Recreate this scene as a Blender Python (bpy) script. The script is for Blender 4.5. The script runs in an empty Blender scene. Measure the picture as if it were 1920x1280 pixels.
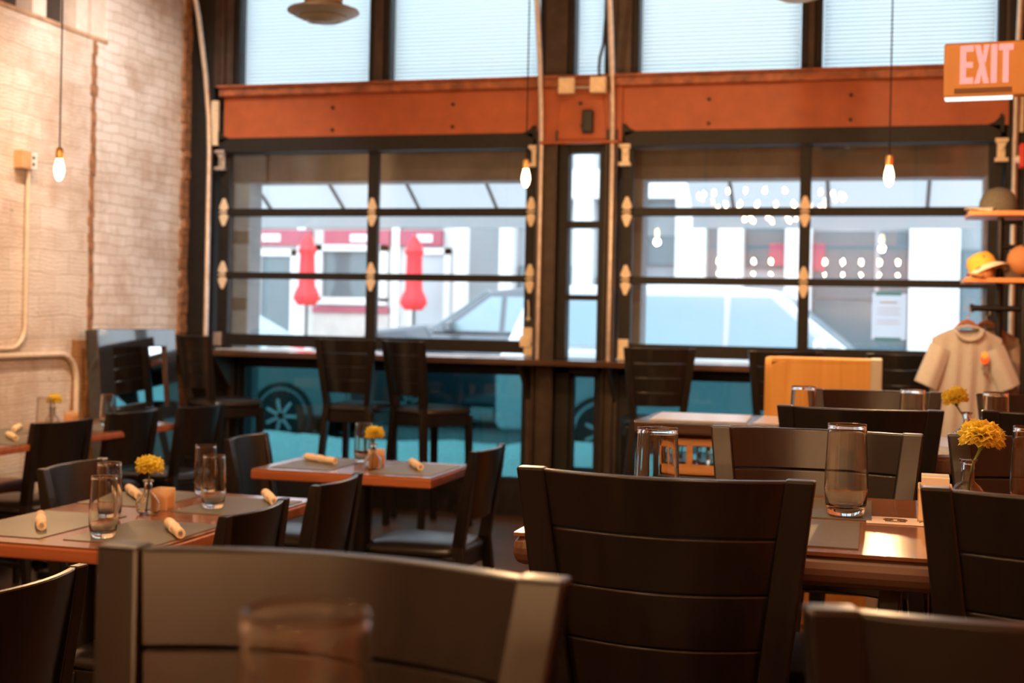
import bpy, math, random
from mathutils import Vector, Matrix
random.seed(7)
R = math.radians
C = bpy.context.scene.collection
S = bpy.context.scene

# ------------------------------------------------------------------ camera
TH, RO, CAM_H = .268, .0208, 1.37
cam_d = bpy.data.cameras.new('camera'); cam = bpy.data.objects.new('camera', cam_d); C.objects.link(cam)
cam_d.sensor_width = 36; cam_d.lens = 2460 / 1920 * 36
cam_d.shift_x = -.0005; cam_d.shift_y = -.0224
cam_d.clip_start = .05; cam_d.clip_end = 300
ct, st, cr, sr = math.cos(TH), math.sin(TH), math.cos(RO), math.sin(RO)
R0, U0, F0 = Vector((ct, st, 0)), Vector((0, 0, 1)), Vector((-st, ct, 0))
cx, cy, cz = R0 * cr + U0 * sr, U0 * cr - R0 * sr, -F0
cam.matrix_world = Matrix(((cx.x, cy.x, cz.x, 0), (cx.y, cy.y, cz.y, 0), (cx.z, cy.z, cz.z, CAM_H), (0, 0, 0, 1)))
cam_d.dof.use_dof = True; cam_d.dof.focus_distance = 2.35; cam_d.dof.aperture_fstop = 5.0
S.camera = cam

# ------------------------------------------------------------------ world and exposure
W = bpy.data.worlds.new('overcast_sky'); S.world = W; W.use_nodes = True
bg = W.node_tree.nodes['Background']
bg.inputs['Color'].default_value = (.80, .91, 1.0, 1); bg.inputs['Strength'].default_value = 2.75
S.view_settings.view_transform = 'Standard'; S.view_settings.look = 'None'
S.view_settings.exposure = 0.74; S.view_settings.gamma = 1.0; S.view_settings.use_curve_mapping = False
S.cycles.use_denoising = True
S.cycles.max_bounces = 10; S.cycles.transparent_max_bounces = 24; S.cycles.transmission_bounces = 10
S.cycles.sample_clamp_indirect = 6.0
S.cycles.caustics_refractive = False; S.cycles.caustics_reflective = False

WARM = (1.0, .58, .26)

# ------------------------------------------------------------------ materials
def new_mat(name):
    m = bpy.data.materials.new(name); m.use_nodes = True
    nt = m.node_tree; return m, nt, nt.nodes['Principled BSDF']
def mat(name, col, rough=.5, metal=0., spec=.5, emis=None, es=0., noise=0., nscale=20., bump=0., coat=0., sheen=0.):
    m, nt, p = new_mat(name)
    p.inputs['Base Color'].default_value = (*col, 1); p.inputs['Roughness'].default_value = rough
    p.inputs['Metallic'].default_value = metal; p.inputs['Specular IOR Level'].default_value = spec
    p.inputs['Coat Weight'].default_value = coat; p.inputs['Sheen Weight'].default_value = sheen
    if emis:
        p.inputs['Emission Color'].default_value = (*emis, 1); p.inputs['Emission Strength'].default_value = es
    if noise or bump:
        tc = nt.nodes.new('ShaderNodeTexCoord'); n = nt.nodes.new('ShaderNodeTexNoise')
        n.inputs['Scale'].default_value = nscale; n.inputs['Detail'].default_value = 6
        nt.links.new(tc.outputs['Object'], n.inputs['Vector'])
        if noise:
            r = nt.nodes.new('ShaderNodeValToRGB')
            r.color_ramp.elements[0].position = .3; r.color_ramp.elements[1].position = .7
            r.color_ramp.elements[0].color = tuple(max(0, c * (1 - noise)) for c in col) + (1,)
            r.color_ramp.elements[1].color = tuple(min(1, c * (1 + noise)) for c in col) + (1,)
            nt.links.new(n.outputs['Fac'], r.inputs['Fac']); nt.links.new(r.outputs['Color'], p.inputs['Base Color'])
        if bump:
            b = nt.nodes.new('ShaderNodeBump'); b.inputs['Strength'].default_value = bump; b.inputs['Distance'].default_value = .01
            nt.links.new(n.outputs['Fac'], b.inputs['Height']); nt.links.new(b.outputs['Normal'], p.inputs['Normal'])
    return m
def wood(name, c0, c1, rough=.3, axis=0, scale=6., coat=0., spec=.5):
    m, nt, p = new_mat(name)
    tc = nt.nodes.new('ShaderNodeTexCoord'); mp = nt.nodes.new('ShaderNodeMapping')
    sc = [scale * 7] * 3; sc[axis] = scale * .45; mp.inputs['Scale'].default_value = sc
    n = nt.nodes.new('ShaderNodeTexNoise'); n.inputs['Scale'].default_value = 1; n.inputs['Detail'].default_value = 8; n.inputs['Distortion'].default_value = .6
    r = nt.nodes.new('ShaderNodeValToRGB'); r.color_ramp.elements[0].position = .32; r.color_ramp.elements[1].position = .68
    r.color_ramp.elements[0].color = (*c0, 1); r.color_ramp.elements[1].color = (*c1, 1)
    b = nt.nodes.new('ShaderNodeBump'); b.inputs['Strength'].default_value = .08; b.inputs['Distance'].default_value = .004
    L = nt.links.new
    L(tc.outputs['Object'], mp.inputs['Vector']); L(mp.outputs['Vector'], n.inputs['Vector']); L(n.outputs['Fac'], r.inputs['Fac'])
    L(r.outputs['Color'], p.inputs['Base Color']); L(n.outputs['Fac'], b.inputs['Height']); L(b.outputs['Normal'], p.inputs['Normal'])
    p.inputs['Roughness'].default_value = rough; p.inputs['Coat Weight'].default_value = coat; p.inputs['Coat Roughness'].default_value = .12
    p.inputs['Specular IOR Level'].default_value = spec
    return m
def pane_mat(name, tint, refl=1.0):
    m = bpy.data.materials.new(name); m.use_nodes = True; nt = m.node_tree; nt.nodes.clear()
    o = nt.nodes.new('ShaderNodeOutputMaterial'); mx = nt.nodes.new('ShaderNodeMixShader')
    tr = nt.nodes.new('ShaderNodeBsdfTransparent'); gl = nt.nodes.new('ShaderNodeBsdfGlossy')
    tr.inputs['Color'].default_value = (*tint, 1); gl.inputs['Roughness'].default_value = .0
    gl.inputs['Color'].default_value = (1, 1, 1, 1)
    lw = nt.nodes.new('ShaderNodeLayerWeight'); lw.inputs['Blend'].default_value = .5
    pw = nt.nodes.new('ShaderNodeMath'); pw.operation = 'POWER'; pw.inputs[1].default_value = 5
    ma = nt.nodes.new('ShaderNodeMath'); ma.operation = 'MULTIPLY_ADD'; ma.inputs[1].default_value = .96; ma.inputs[2].default_value = .04 * refl
    L = nt.links.new
    L(lw.outputs['Facing'], pw.inputs[0]); L(pw.outputs[0], ma.inputs[0]); L(ma.outputs[0], mx.inputs['Fac'])
    L(tr.outputs[0], mx.inputs[1]); L(gl.outputs[0], mx.inputs[2]); L(mx.outputs[0], o.inputs['Surface'])
    return m
def glass_mat(name, col=(.98, .97, .95), ior=1.46):
    m = bpy.data.materials.new(name); m.use_nodes = True; nt = m.node_tree; nt.nodes.clear()
    o = nt.nodes.new('ShaderNodeOutputMaterial'); g = nt.nodes.new('ShaderNodeBsdfGlass')
    g.inputs['Color'].default_value = (*col, 1); g.inputs['Roughness'].default_value = 0; g.inputs['IOR'].default_value = ior
    nt.links.new(g.outputs[0], o.inputs['Surface']); return m
def translucent_mat(name, col, lines=0.):
    m = bpy.data.materials.new(name); m.use_nodes = True; nt = m.node_tree; nt.nodes.clear()
    o = nt.nodes.new('ShaderNodeOutputMaterial'); t = nt.nodes.new('ShaderNodeBsdfTranslucent'); d = nt.nodes.new('ShaderNodeBsdfDiffuse')
    mx = nt.nodes.new('ShaderNodeMixShader'); mx.inputs['Fac'].default_value = .12
    t.inputs['Color'].default_value = (*col, 1); d.inputs['Color'].default_value = (*col, 1)
    L = nt.links.new
    if lines:
        tc = nt.nodes.new('ShaderNodeTexCoord'); w = nt.nodes.new('ShaderNodeTexWave'); w.bands_direction = 'Z'
        w.inputs['Scale'].default_value = lines; w.inputs['Distortion'].default_value = 0
        r = nt.nodes.new('ShaderNodeValToRGB')
        r.color_ramp.elements[0].color = (*[c * .90 for c in col], 1); r.color_ramp.elements[1].color = (*col, 1)
        L(tc.outputs['Object'], w.inputs['Vector']); L(w.outputs['Fac'], r.inputs['Fac']); L(r.outputs['Color'], t.inputs['Color'])
    L(t.outputs[0], mx.inputs[1]); L(d.outputs[0], mx.inputs[2]); L(mx.outputs[0], o.inputs['Surface']); return m
def emit_mat(name, col, strength):
    m = bpy.data.materials.new(name); m.use_nodes = True; nt = m.node_tree; nt.nodes.clear()
    o = nt.nodes.new('ShaderNodeOutputMaterial'); e = nt.nodes.new('ShaderNodeEmission')
    e.inputs['Color'].default_value = (*col, 1); e.inputs['Strength'].default_value = strength
    nt.links.new(e.outputs[0], o.inputs['Surface']); return m
def brick_mat():
    m, nt, p = new_mat('painted_masonry'); L = nt.links.new; N = nt.nodes.new
    tc = N('ShaderNodeTexCoord'); sp = N('ShaderNodeSeparateXYZ'); cb = N('ShaderNodeCombineXYZ')
    L(tc.outputs['Object'], sp.inputs[0]); L(sp.outputs['Y'], cb.inputs['X']); L(sp.outputs['Z'], cb.inputs['Y'])
    wn = N('ShaderNodeTexNoise'); wn.inputs['Scale'].default_value = 5; wn.inputs['Detail'].default_value = 3; L(cb.outputs[0], wn.inputs['Vector'])
    wa = N('ShaderNodeVectorMath'); wa.operation = 'MULTIPLY_ADD'; wa.inputs[1].default_value = (.06, .05, 0)
    L(wn.outputs['Color'], wa.inputs[0]); L(cb.outputs[0], wa.inputs[2])
    def bricks(w, h, mort, c1, c2, cm, off=.5):
        b = N('ShaderNodeTexBrick'); b.inputs['Scale'].default_value = 1; b.inputs['Brick Width'].default_value = w; b.inputs['Row Height'].default_value = h
        b.inputs['Mortar Size'].default_value = mort; b.inputs['Mortar Smooth'].default_value = .6; b.offset = off; b.inputs['Bias'].default_value = -.2
        b.inputs['Color1'].default_value = (*c1, 1); b.inputs['Color2'].default_value = (*c2, 1); b.inputs['Mortar'].default_value = (*cm, 1)
        L(wa.outputs[0], b.inputs['Vector']); return b
    b1 = bricks(.30, .135, .004, (.76, .70, .64), (.70, .63, .57), (.60, .50, .42))     # clay tile on the near part
    b2 = bricks(.20, .068, .005, (.80, .77, .74), (.70, .65, .60), (.56, .49, .43))     # brick on the part by the windows
    # horizontal scoring on the tile
    wv = N('ShaderNodeTexWave'); wv.bands_direction = 'Y'; wv.inputs['Scale'].default_value = 13; wv.inputs['Distortion'].default_value = 3.5; wv.inputs['Detail'].default_value = 3; wv.inputs['Detail Scale'].default_value = 2
    L(wa.outputs[0], wv.inputs['Vector'])
    wr = N('ShaderNodeValToRGB'); wr.color_ramp.elements[0].position = .05; wr.color_ramp.elements[1].position = .4
    wr.color_ramp.elements[0].color = (.66, .62, .59, 1); wr.color_ramp.elements[1].color = (1, 1, 1, 1); L(wv.outputs['Fac'], wr.inputs['Fac'])
    ms = N('ShaderNodeMix'); ms.data_type = 'RGBA'; ms.blend_type = 'MULTIPLY'; ms.inputs['Factor'].default_value = .8
    L(b1.outputs['Color'], ms.inputs['A']); L(wr.outputs['Color'], ms.inputs['B'])
    # which half
    cmp_ = N('ShaderNodeMath'); cmp_.operation = 'GREATER_THAN'; cmp_.inputs[1].default_value = 7.56
    sw = N('ShaderNodeSeparateXYZ'); L(wa.outputs[0], sw.inputs[0]); L(sw.outputs['X'], cmp_.inputs[0])
    mx = N('ShaderNodeMix'); mx.data_type = 'RGBA'; L(cmp_.outputs[0], mx.inputs['Factor']); L(ms.outputs['Result'], mx.inputs['A']); L(b2.outputs['Color'], mx.inputs['B'])
    # bare tan patches where the paint has gone
    pn = N('ShaderNodeTexNoise'); pn.inputs['Scale'].default_value = 1.6; pn.inputs['Detail'].default_value = 9; pn.inputs['Roughness'].default_value = .7; L(cb.outputs[0], pn.inputs['Vector'])
    pr = N('ShaderNodeValToRGB'); pr.color_ramp.elements[0].position = .45; pr.color_ramp.elements[1].position = .64
    pr.color_ramp.elements[0].color = (0, 0, 0, 1); pr.color_ramp.elements[1].color = (.8, .8, .8, 1); L(pn.outputs['Fac'], pr.inputs['Fac'])
    m2 = N('ShaderNodeMix'); m2.data_type = 'RGBA'; L(pr.outputs['Color'], m2.inputs['Factor']); L(mx.outputs['Result'], m2.inputs['A']); m2.inputs['B'].default_value = (.45, .32, .23, 1)
    # small dark chips
    cn = N('ShaderNodeTexNoise'); cn.inputs['Scale'].default_value = 9; cn.inputs['Detail'].default_value = 4; L(cb.outputs[0], cn.inputs['Vector'])
    crr = N('ShaderNodeValToRGB'); crr.color_ramp.elements[0].position = .70; crr.color_ramp.elements[1].position = .76
    crr.color_ramp.elements[0].color = (0, 0, 0, 1); crr.color_ramp.elements[1].color = (.75, .75, .75, 1); L(cn.outputs['Fac'], crr.inputs['Fac'])
    m3 = N('ShaderNodeMix'); m3.data_type = 'RGBA'; L(crr.outputs['Color'], m3.inputs['Factor']); L(m2.outputs['Result'], m3.inputs['A']); m3.inputs['B'].default_value = (.24, .13, .08, 1)
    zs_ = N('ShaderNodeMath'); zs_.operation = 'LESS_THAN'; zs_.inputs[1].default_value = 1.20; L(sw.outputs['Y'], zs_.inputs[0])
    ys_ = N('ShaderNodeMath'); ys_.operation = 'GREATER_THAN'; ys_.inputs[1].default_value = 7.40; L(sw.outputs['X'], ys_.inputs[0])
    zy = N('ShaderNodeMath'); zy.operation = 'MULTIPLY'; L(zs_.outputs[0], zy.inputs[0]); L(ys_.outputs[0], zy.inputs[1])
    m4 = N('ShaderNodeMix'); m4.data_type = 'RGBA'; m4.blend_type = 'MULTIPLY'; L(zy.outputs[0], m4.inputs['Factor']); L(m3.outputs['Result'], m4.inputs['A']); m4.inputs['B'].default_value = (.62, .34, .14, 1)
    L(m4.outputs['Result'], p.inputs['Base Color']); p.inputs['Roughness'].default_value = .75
    add = N('ShaderNodeMath'); add.operation = 'ADD'
    inv = N('ShaderNodeMix'); inv.data_type = 'FLOAT'; L(cmp_.outputs[0], inv.inputs['Factor']); L(b1.outputs['Fac'], inv.inputs['A']); L(b2.outputs['Fac'], inv.inputs['B'])
    mm = N('ShaderNodeMath'); mm.operation = 'MULTIPLY_ADD'; mm.inputs[1].default_value = -1; L(inv.outputs['Result'], mm.inputs[0]); L(pn.outputs['Fac'], mm.inputs[2])
    bp = N('ShaderNodeBump'); bp.inputs['Strength'].default_value = .45; bp.inputs['Distance'].default_value = .012; L(mm.outputs[0], bp.inputs['Height']); L(bp.outputs['Normal'], p.inputs['Normal'])
    return m
def floor_mat():
    m, nt, p = new_mat('brown_plank_floor'); L = nt.links.new; N = nt.nodes.new
    tc = N('ShaderNodeTexCoord'); b = N('ShaderNodeTexBrick'); b.inputs['Scale'].default_value = 1; b.inputs['Brick Width'].default_value = 1.4; b.inputs['Row Height'].default_value = .14
    b.inputs['Mortar Size'].default_value = .003
    b.inputs['Color1'].default_value = (.14, .075, .050, 1); b.inputs['Color2'].default_value = (.105, .055, .036, 1); b.inputs['Mortar'].default_value = (.03, .02, .015, 1)
    n = N('ShaderNodeTexNoise'); n.inputs['Scale'].default_value = 3; n.inputs['Detail'].default_value = 8
    mx = N('ShaderNodeMix'); mx.data_type = 'RGBA'; mx.blend_type = 'MULTIPLY'; mx.inputs['Factor'].default_value = .5
    L(tc.outputs['Object'], b.inputs['Vector']); L(tc.outputs['Object'], n.inputs['Vector']); L(b.outputs['Color'], mx.inputs['A']); L(n.outputs['Color'], mx.inputs['B'])
    L(mx.outputs['Result'], p.inputs['Base Color']); p.inputs['Roughness'].default_value = .42
    return m

M = dict(
    espresso=wood('espresso_wood', (.0062, .0055, .0052), (.0125, .0105, .0095), .28, 2, 5, spec=.5),
    vinyl=mat('black_vinyl', (.018, .017, .017), .28, bump=.05, nscale=120),
    tabletop=wood('red_brown_table_wood', (.20, .075, .035), (.34, .15, .075), .17, 0, 3, coat=.3),
    tableedge=wood('orange_brown_table_edge', (.30, .085, .03), (.42, .14, .055), .35, 0, 4),
    highedge=wood('shade_darkened_table_wood', (.085, .038, .022), (.14, .065, .038), .4, 0, 4),  # the unlit front edge's shade is put into this darker wood colour
    castiron=mat('black_cast_iron', (.015, .015, .015), .5, .6),
    placemat=mat('grey_green_placemat', (.150, .152, .135), .42, noise=.15, nscale=260),
    menu=mat('white_menu_paper', (.82, .84, .86), .22, spec=.8),
    brick=brick_mat(), floor=floor_mat(),
    ceiling=mat('pale_timber_ceiling', (.42, .27, .15), .7, noise=.1, nscale=4),
    backwall=mat('warm_brown_plaster', (.46, .21, .06), .7, noise=.15, nscale=3),
    orangewall=mat('orange_painted_wall', (.55, .16, .06), .6, noise=.1, nscale=4),
    darkframe=mat('dark_bronze_frame', (.013, .0115, .0105), .55, 0, .3, noise=.2, nscale=30),
    steelcol=mat('brown_painted_steel', (.055, .036, .026), .45, .3, noise=.25, nscale=12),
    rust=mat('rust_brown_steel', (.30, .095, .04), .5, 0, noise=.45, nscale=14, bump=.2),
    beam=mat('orange_painted_steel', (.36, .084, .023), .5, 0, noise=.12, nscale=9, bump=.06),
    bolt=mat('dark_bolt', (.03, .02, .015), .5, .5),
    galv=mat('galvanised_steel', (.55, .50, .46), .35, .75, noise=.15, nscale=25),
    cream=mat('cream_metal_hinge', (.80, .68, .50), .45, .1, noise=.08, nscale=40),
    creambox=mat('cream_electrical_box', (.78, .66, .47), .55, noise=.12, nscale=30),
    blackplastic=mat('black_plastic', (.012, .012, .012), .45),
    pane=pane_mat('clear_pane', (.97, .99, 1.0), 1.1),
    tealpane=pane_mat('teal_tinted_pane', (.20, .365, .375), .8),
    blind=translucent_mat('white_pleated_fabric', (.86, .93, .95), 34),
    fabric_awning=translucent_mat('white_awning_fabric', (.55, .57, .58)),
    glass=glass_mat('drinking_glass'),
    vaseglass=glass_mat('bottle_glass', (.96, .96, .95)),
    petal=translucent_mat('yellow_petal', (.98, .90, .34)),
    stem=mat('green_stem', (.18, .26, .05), .5, noise=.2, nscale=60),
    napkin=mat('cream_napkin_cloth', (.90, .75, .56), .8, noise=.06, nscale=150, bump=.1),
    caddy=mat('cream_ceramic', (.82, .62, .38), .35),
    amber=translucent_mat('amber_candle_cup', (.97, .84, .68)),
    packet=mat('white_sugar_packet', (.85, .80, .70), .5),
    packet2=mat('yellow_sweetener_packet', (.85, .62, .22), .5),
    packetb=mat('blue_sweetener_packet', (.25, .55, .75), .5),
    card=mat('cream_card', (.88, .82, .72), .5), ink=mat('brown_ink', (.12, .08, .05), .6),
    brass=mat('aged_brass', (.75, .48, .17), .3, .9),
    wire=mat('black_wire', (.02, .018, .016), .6),
    bulb=emit_mat('lit_filament_bulb', (1.0, .66, .32), 15),
    candle=emit_mat('lit_candle_bulb', (1.0, .62, .31), 165),
    diffuser=mat('grey_diffuser_metal', (.19, .18, .175), .45, .3),
    exitbody=mat('tan_exit_sign_body', (.62, .30, .07), .45), exitletter=emit_mat('lit_red_exit_letter', (1.0, .38, .32), .72),
    lens=emit_mat('white_exit_downlight', (.92, .95, 1), .9),
    red=mat('red_fire_alarm', (.75, .05, .03), .4), white=mat('white_plastic', (.85, .83, .8), .4),
    whitepaint=mat('white_painted_frame', (.74, .66, .60), .6, noise=.08, nscale=20), darkpanel=mat('dark_boarded_pane', (.045, .035, .03), .6, noise=.3, nscale=6),
    conduit=mat('painted_conduit', (.66, .55, .44), .5, noise=.1, nscale=30),
    outletbox=mat('tan_outlet_box', (.55, .34, .17), .5, noise=.12, nscale=30),
    leather=mat('red_brown_leather', (.17, .055, .035), .35, noise=.2, nscale=12, bump=.1),
    frameblack=mat('glossy_black_frame', (.020, .022, .024), .14, coat=1), artmat=mat('slate_picture_mat', (.13, .19, .22), .5),
    oak=wood('golden_oak', (.76, .38, .06), (.88, .50, .11), .45, 2, 3), oakend=mat('pale_laminate_edge', (.62, .62, .48), .5),
    shelfwood=wood('orange_pine_shelf', (.55, .22, .07), (.70, .32, .12), .45, 0, 4),
    pipe=mat('black_iron_pipe', (.018, .016, .015), .4, .7),
    tee=mat('oatmeal_cotton', (.40, .40, .385), .85, noise=.06, nscale=60, sheen=.2), teeprint=mat('orange_print', (.85, .20, .06), .7), teeyellow=mat('yellow_print', (.85, .60, .18), .7),
    teedark=mat('brown_cotton', (.26, .19, .14), .85), hanger=wood('brown_hanger_wood', (.22, .09, .04), (.32, .14, .06), .35, 0, 8),
    capolive=mat('olive_canvas', (.10, .09, .065), .85, noise=.12, nscale=60), capyellow=mat('mustard_canvas', (.80, .45, .06), .8), capcream=mat('cream_canvas', (.80, .72, .58), .8), caprust=mat('rust_canvas', (.40, .18, .07), .8), capdark=mat('dark_brown_canvas', (.07, .045, .03), .8),
    crate=wood('crate_wood', (.45, .20, .06), (.60, .30, .10), .5, 0, 5),
    paper=translucent_mat('white_notice_paper', (.85, .88, .92)), tape=mat('blue_tape', (.08, .42, .80), .5), greyink=mat('grey_ink', (.55, .57, .6), .7),
    asphalt=mat('wet_asphalt', (.20, .21, .22), .6, noise=.2, nscale=2), snow=mat('snow', (.82, .85, .88), .7, noise=.06, nscale=2, bump=.4),
    extbeam=mat('grey_brown_soffit', (.11, .10, .09), .8, noise=.25, nscale=5), extjamb=mat('grey_stone_jamb', (.20, .23, .25), .8, noise=.1, nscale=5),
    strut=mat('dark_awning_strut', (.05, .05, .05), .5, .3),
    stucco=mat('white_stucco', (.60, .60, .59), .8, noise=.04, nscale=1), stuccob=mat('grey_stone_front', (.30, .33, .35), .8, noise=.08, nscale=1), maroon=mat('maroon_sign_band', (.36, .07, .11), .6), tealwin=mat('dark_shop_glass', (.09, .14, .16), .12), brickpale=mat('pale_brick', (.50, .46, .42), .8, noise=.1, nscale=3),
    whitetrim=mat('white_shop_trim', (.70, .70, .69), .7), greydoor=mat('grey_door', (.42, .46, .48), .5),
    umbrella=mat('red_umbrella_canvas', (.80, .03, .04), .7, noise=.12, nscale=6),
    carsilver=mat('silver_car_paint', (.12, .14, .145), .22, .5, coat=1), carnavy=mat('navy_car_paint', (.045, .065, .085), .2, .3, coat=1), carwhite=mat('pale_car_paint', (.48, .52, .56), .22, .2, coat=1),
    carglass=mat('car_window_glass', (.22, .32, .36), .08), tyre=mat('tyre_rubber', (.018, .018, .018), .8), rim=mat('alloy_rim', (.42, .43, .44), .4, .2), taillight=mat('red_tail_light', (.80, .06, .08), .3), lamplens=mat('headlamp_lens', (.75, .78, .8), .15),
)

# ------------------------------------------------------------------ mesh builder
class MB:
    def __init__(s): s.v = []; s.f = []
    def add(s, vs, fs):
        o = len(s.v); s.v += [tuple(v) for v in vs]; s.f += [tuple(i + o for i in f) for f in fs]; return s
    def box(s, x0, y0, z0, x1, y1, z1):
        return s.add([(x0, y0, z0), (x1, y0, z0), (x1, y1, z0), (x0, y1, z0), (x0, y0, z1), (x1, y0, z1), (x1, y1, z1), (x0, y1, z1)],
                     [(3, 2, 1, 0), (4, 5, 6, 7), (0, 1, 5, 4), (1, 2, 6, 5), (2, 3, 7, 6), (3, 0, 4, 7)])
    def obox(s, c, h, rot):                       # oriented box: centre, half sizes, 3x3 rotation
        vs = [Vector(c) + rot @ Vector((sx * h[0], sy * h[1], sz * h[2])) for sz in (-1, 1) for sx, sy in ((-1, -1), (1, -1), (1, 1), (-1, 1))]
        return s.add(vs, [(3, 2, 1, 0), (4, 5, 6, 7), (0, 1, 5, 4), (1, 2, 6, 5), (2, 3, 7, 6), (3, 0, 4, 7)])
    def post(s, pts, sizes):                      # sweep of a level rectangle through pts
        vs = []
        for (x, y, z), (w, d) in zip(pts, sizes):
            vs += [(x - w, y - d, z), (x + w, y - d, z), (x + w, y + d, z), (x - w, y + d, z)]
        fs = [(3, 2, 1, 0)]
        for i in range(len(pts) - 1):
            a = i * 4
            for k in range(4): fs.append((a + k, a + (k + 1) % 4, a + 4 + (k + 1) % 4, a + 4 + k))
        a = (len(pts) - 1) * 4; fs.append((a, a + 1, a + 2, a + 3))
        return s.add(vs, fs)
    def tube(s, pts, r, n=10, cap=True):
        pts = [Vector(p) for p in pts]; rs = r if isinstance(r, (list, tuple)) else [r] * len(pts)
        vs = []; t0 = (pts[1] - pts[0]).normalized()
        u = t0.orthogonal().normalized()
        for i, p in enumerate(pts):
            t = ((pts[min(i + 1, len(pts) - 1)] - pts[max(i - 1, 0)])).normalized()
            u = (u - t * u.dot(t)).normalized(); w = t.cross(u)
            for k in range(n):
                a = 2 * math.pi * k / n; vs.append(p + (u * math.cos(a) + w * math.sin(a)) * rs[i])
        fs = []
        for i in range(len(pts) - 1):
            for k in range(n): fs.append((i * n + k, i * n + (k + 1) % n, (i + 1) * n + (k + 1) % n, (i + 1) * n + k))
        if cap: fs += [tuple(range(n - 1, -1, -1)), tuple(range((len(pts) - 1) * n, len(pts) * n))]
        return s.add(vs, fs)
    def lathe(s, prof, n=28, c=(0, 0, 0), axis='z', close=False):
        vs = []
        for r, z in prof:
            for k in range(n):
                a = 2 * math.pi * k / n; p = (r * math.cos(a), r * math.sin(a), z)
                if axis == 'y': p = (p[0], p[2], p[1])
                if axis == 'x': p = (p[2], p[0], p[1])
                vs.append((c[0] + p[0], c[1] + p[1], c[2] + p[2]))
        fs = []; m = len(prof)
        for i in range(m if close else m - 1):
            j = (i + 1) % m
            for k in range(n): fs.append((i * n + k, i * n + (k + 1) % n, j * n + (k + 1) % n, j * n + k))
        if not close:
            if prof[0][0] > 1e-6: fs.append(tuple(range(n - 1, -1, -1)))
            if prof[-1][0] > 1e-6: fs.append(tuple(range((m - 1) * n, m * n)))
        return s.add(vs, fs)
    def prism(s, poly, d0, d1, axis='y'):         # polygon in the plane across the axis, pushed from d0 to d1
        def P(a, b, d): return (a, d, b) if axis == 'y' else ((d, a, b) if axis == 'x' else (a, b, d))
        n = len(poly); vs = [P(a, b, d0) for a, b in poly] + [P(a, b, d1) for a, b in poly]
        fs = [tuple(range(n)), tuple(range(2 * n - 1, n - 1, -1))]
        for i in range(n): fs.append((i, n + i, n + (i + 1) % n, (i + 1) % n))
        return s.add(vs, fs)
    def sheet(s, fn, nu, nv, th, off):            # thick sheet: fn(u, v) -> point, off = thickness direction
        off = Vector(off).normalized() * th; A = []
        for j in range(nv + 1):
            for i in range(nu + 1): A.append(Vector(fn(i / nu, j / nv)))
        n = len(A); vs = A + [p + off for p in A]; w = nu + 1; fs = []
        for j in range(nv):
            for i in range(nu):
                a = j * w + i; fs.append((a, a + 1, a + 1 + w, a + w)); fs.append((n + a + w, n + a + 1 + w, n + a + 1, n + a))
        for i in range(nu):
            a = i; fs.append((a + 1, a, n + a, n + a + 1)); a = nv * w + i; fs.append((a, a + 1, n + a + 1, n + a))
        for j in range(nv):
            a = j * w; fs.append((a, a + w, n + a + w, n + a)); a = j * w + nu; fs.append((a + w, a, n + a, n + a + w))
        return s.add(vs, fs)
    def build(s, name, m, parent=None, smooth=0, bevel=0, seg=2):
        me = bpy.data.meshes.new(name); me.from_pydata(s.v, [], s.f); me.validate(); me.update()
        import bmesh
        bm = bmesh.new(); bm.from_mesh(me); bmesh.ops.recalc_face_normals(bm, faces=bm.faces); bm.to_mesh(me); bm.free()
        o = bpy.data.objects.new(name, me); C.objects.link(o); me.materials.append(m)
        if smooth:
            for p in me.polygons: p.use_smooth = True
            me.set_sharp_from_angle(angle=R(smooth))
        if bevel:
            b = o.modifiers.new('bevel', 'BEVEL'); b.width = bevel; b.segments = seg; b.limit_method = 'ANGLE'; b.angle_limit = R(40)
        if parent: o.parent = parent
        return o

def empty(name, loc=(0, 0, 0), rz=0.):
    o = bpy.data.objects.new(name, None); C.objects.link(o); o.location = loc; o.rotation_euler = (0, 0, rz); o.empty_display_size = .1; return o
def tag(o, label, cat, group=None):
    o['label'] = label; o['category'] = cat
    if group: o['group'] = group
    return o
def struct(o): o['kind'] = 'structure'; return o
def copy_tree(o, parent=None):
    c = o.copy(); C.objects.link(c)
    if parent: c.parent = parent
    for ch in list(o.children): copy_tree(ch, c)
    return c
class Kind:                                       # first call hands out the prototype, later calls copies of it
    def __init__(s, proto): s.p = proto; s.used = False
    def __call__(s, loc, rz, label, cat, group=None, scale=None):
        o = copy_tree(s.p) if s.used else s.p; s.used = True
        o.location = loc; o.rotation_euler = (0, 0, rz)
        o.scale = scale if scale else (1, 1, 1)
        return tag(o, label, cat, group)
def rotz(a): return Matrix.Rotation(a, 3, 'Z')
def ob(mb, name, m, parent=None, **k): return mb.build(name, m, parent, **k)

# ================================================================== THE ROOM
XL, XR, YF, YB, ZC = -4.955, .90, 8.85, -3.6, 4.35
struct(ob(MB().box(XL - .25, YB - .2, -.12, XR + .2, 9.05, 0), 'floor', M['floor']))
struct(ob(MB().box(XL - .25, YB - .2, ZC, XR + .2, 9.2, ZC + .15), 'ceiling', M['ceiling']))
wl = MB().box(XL - .25, YB, 0, XL, 9.05, 3.16).box(XL - .25, 7.70, 3.16, XL, 9.05, ZC).box(XL - .25, YB, 3.16, XL, 4.2, ZC)
wl_o = struct(ob(wl, 'wall_left', M['brick']))
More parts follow.
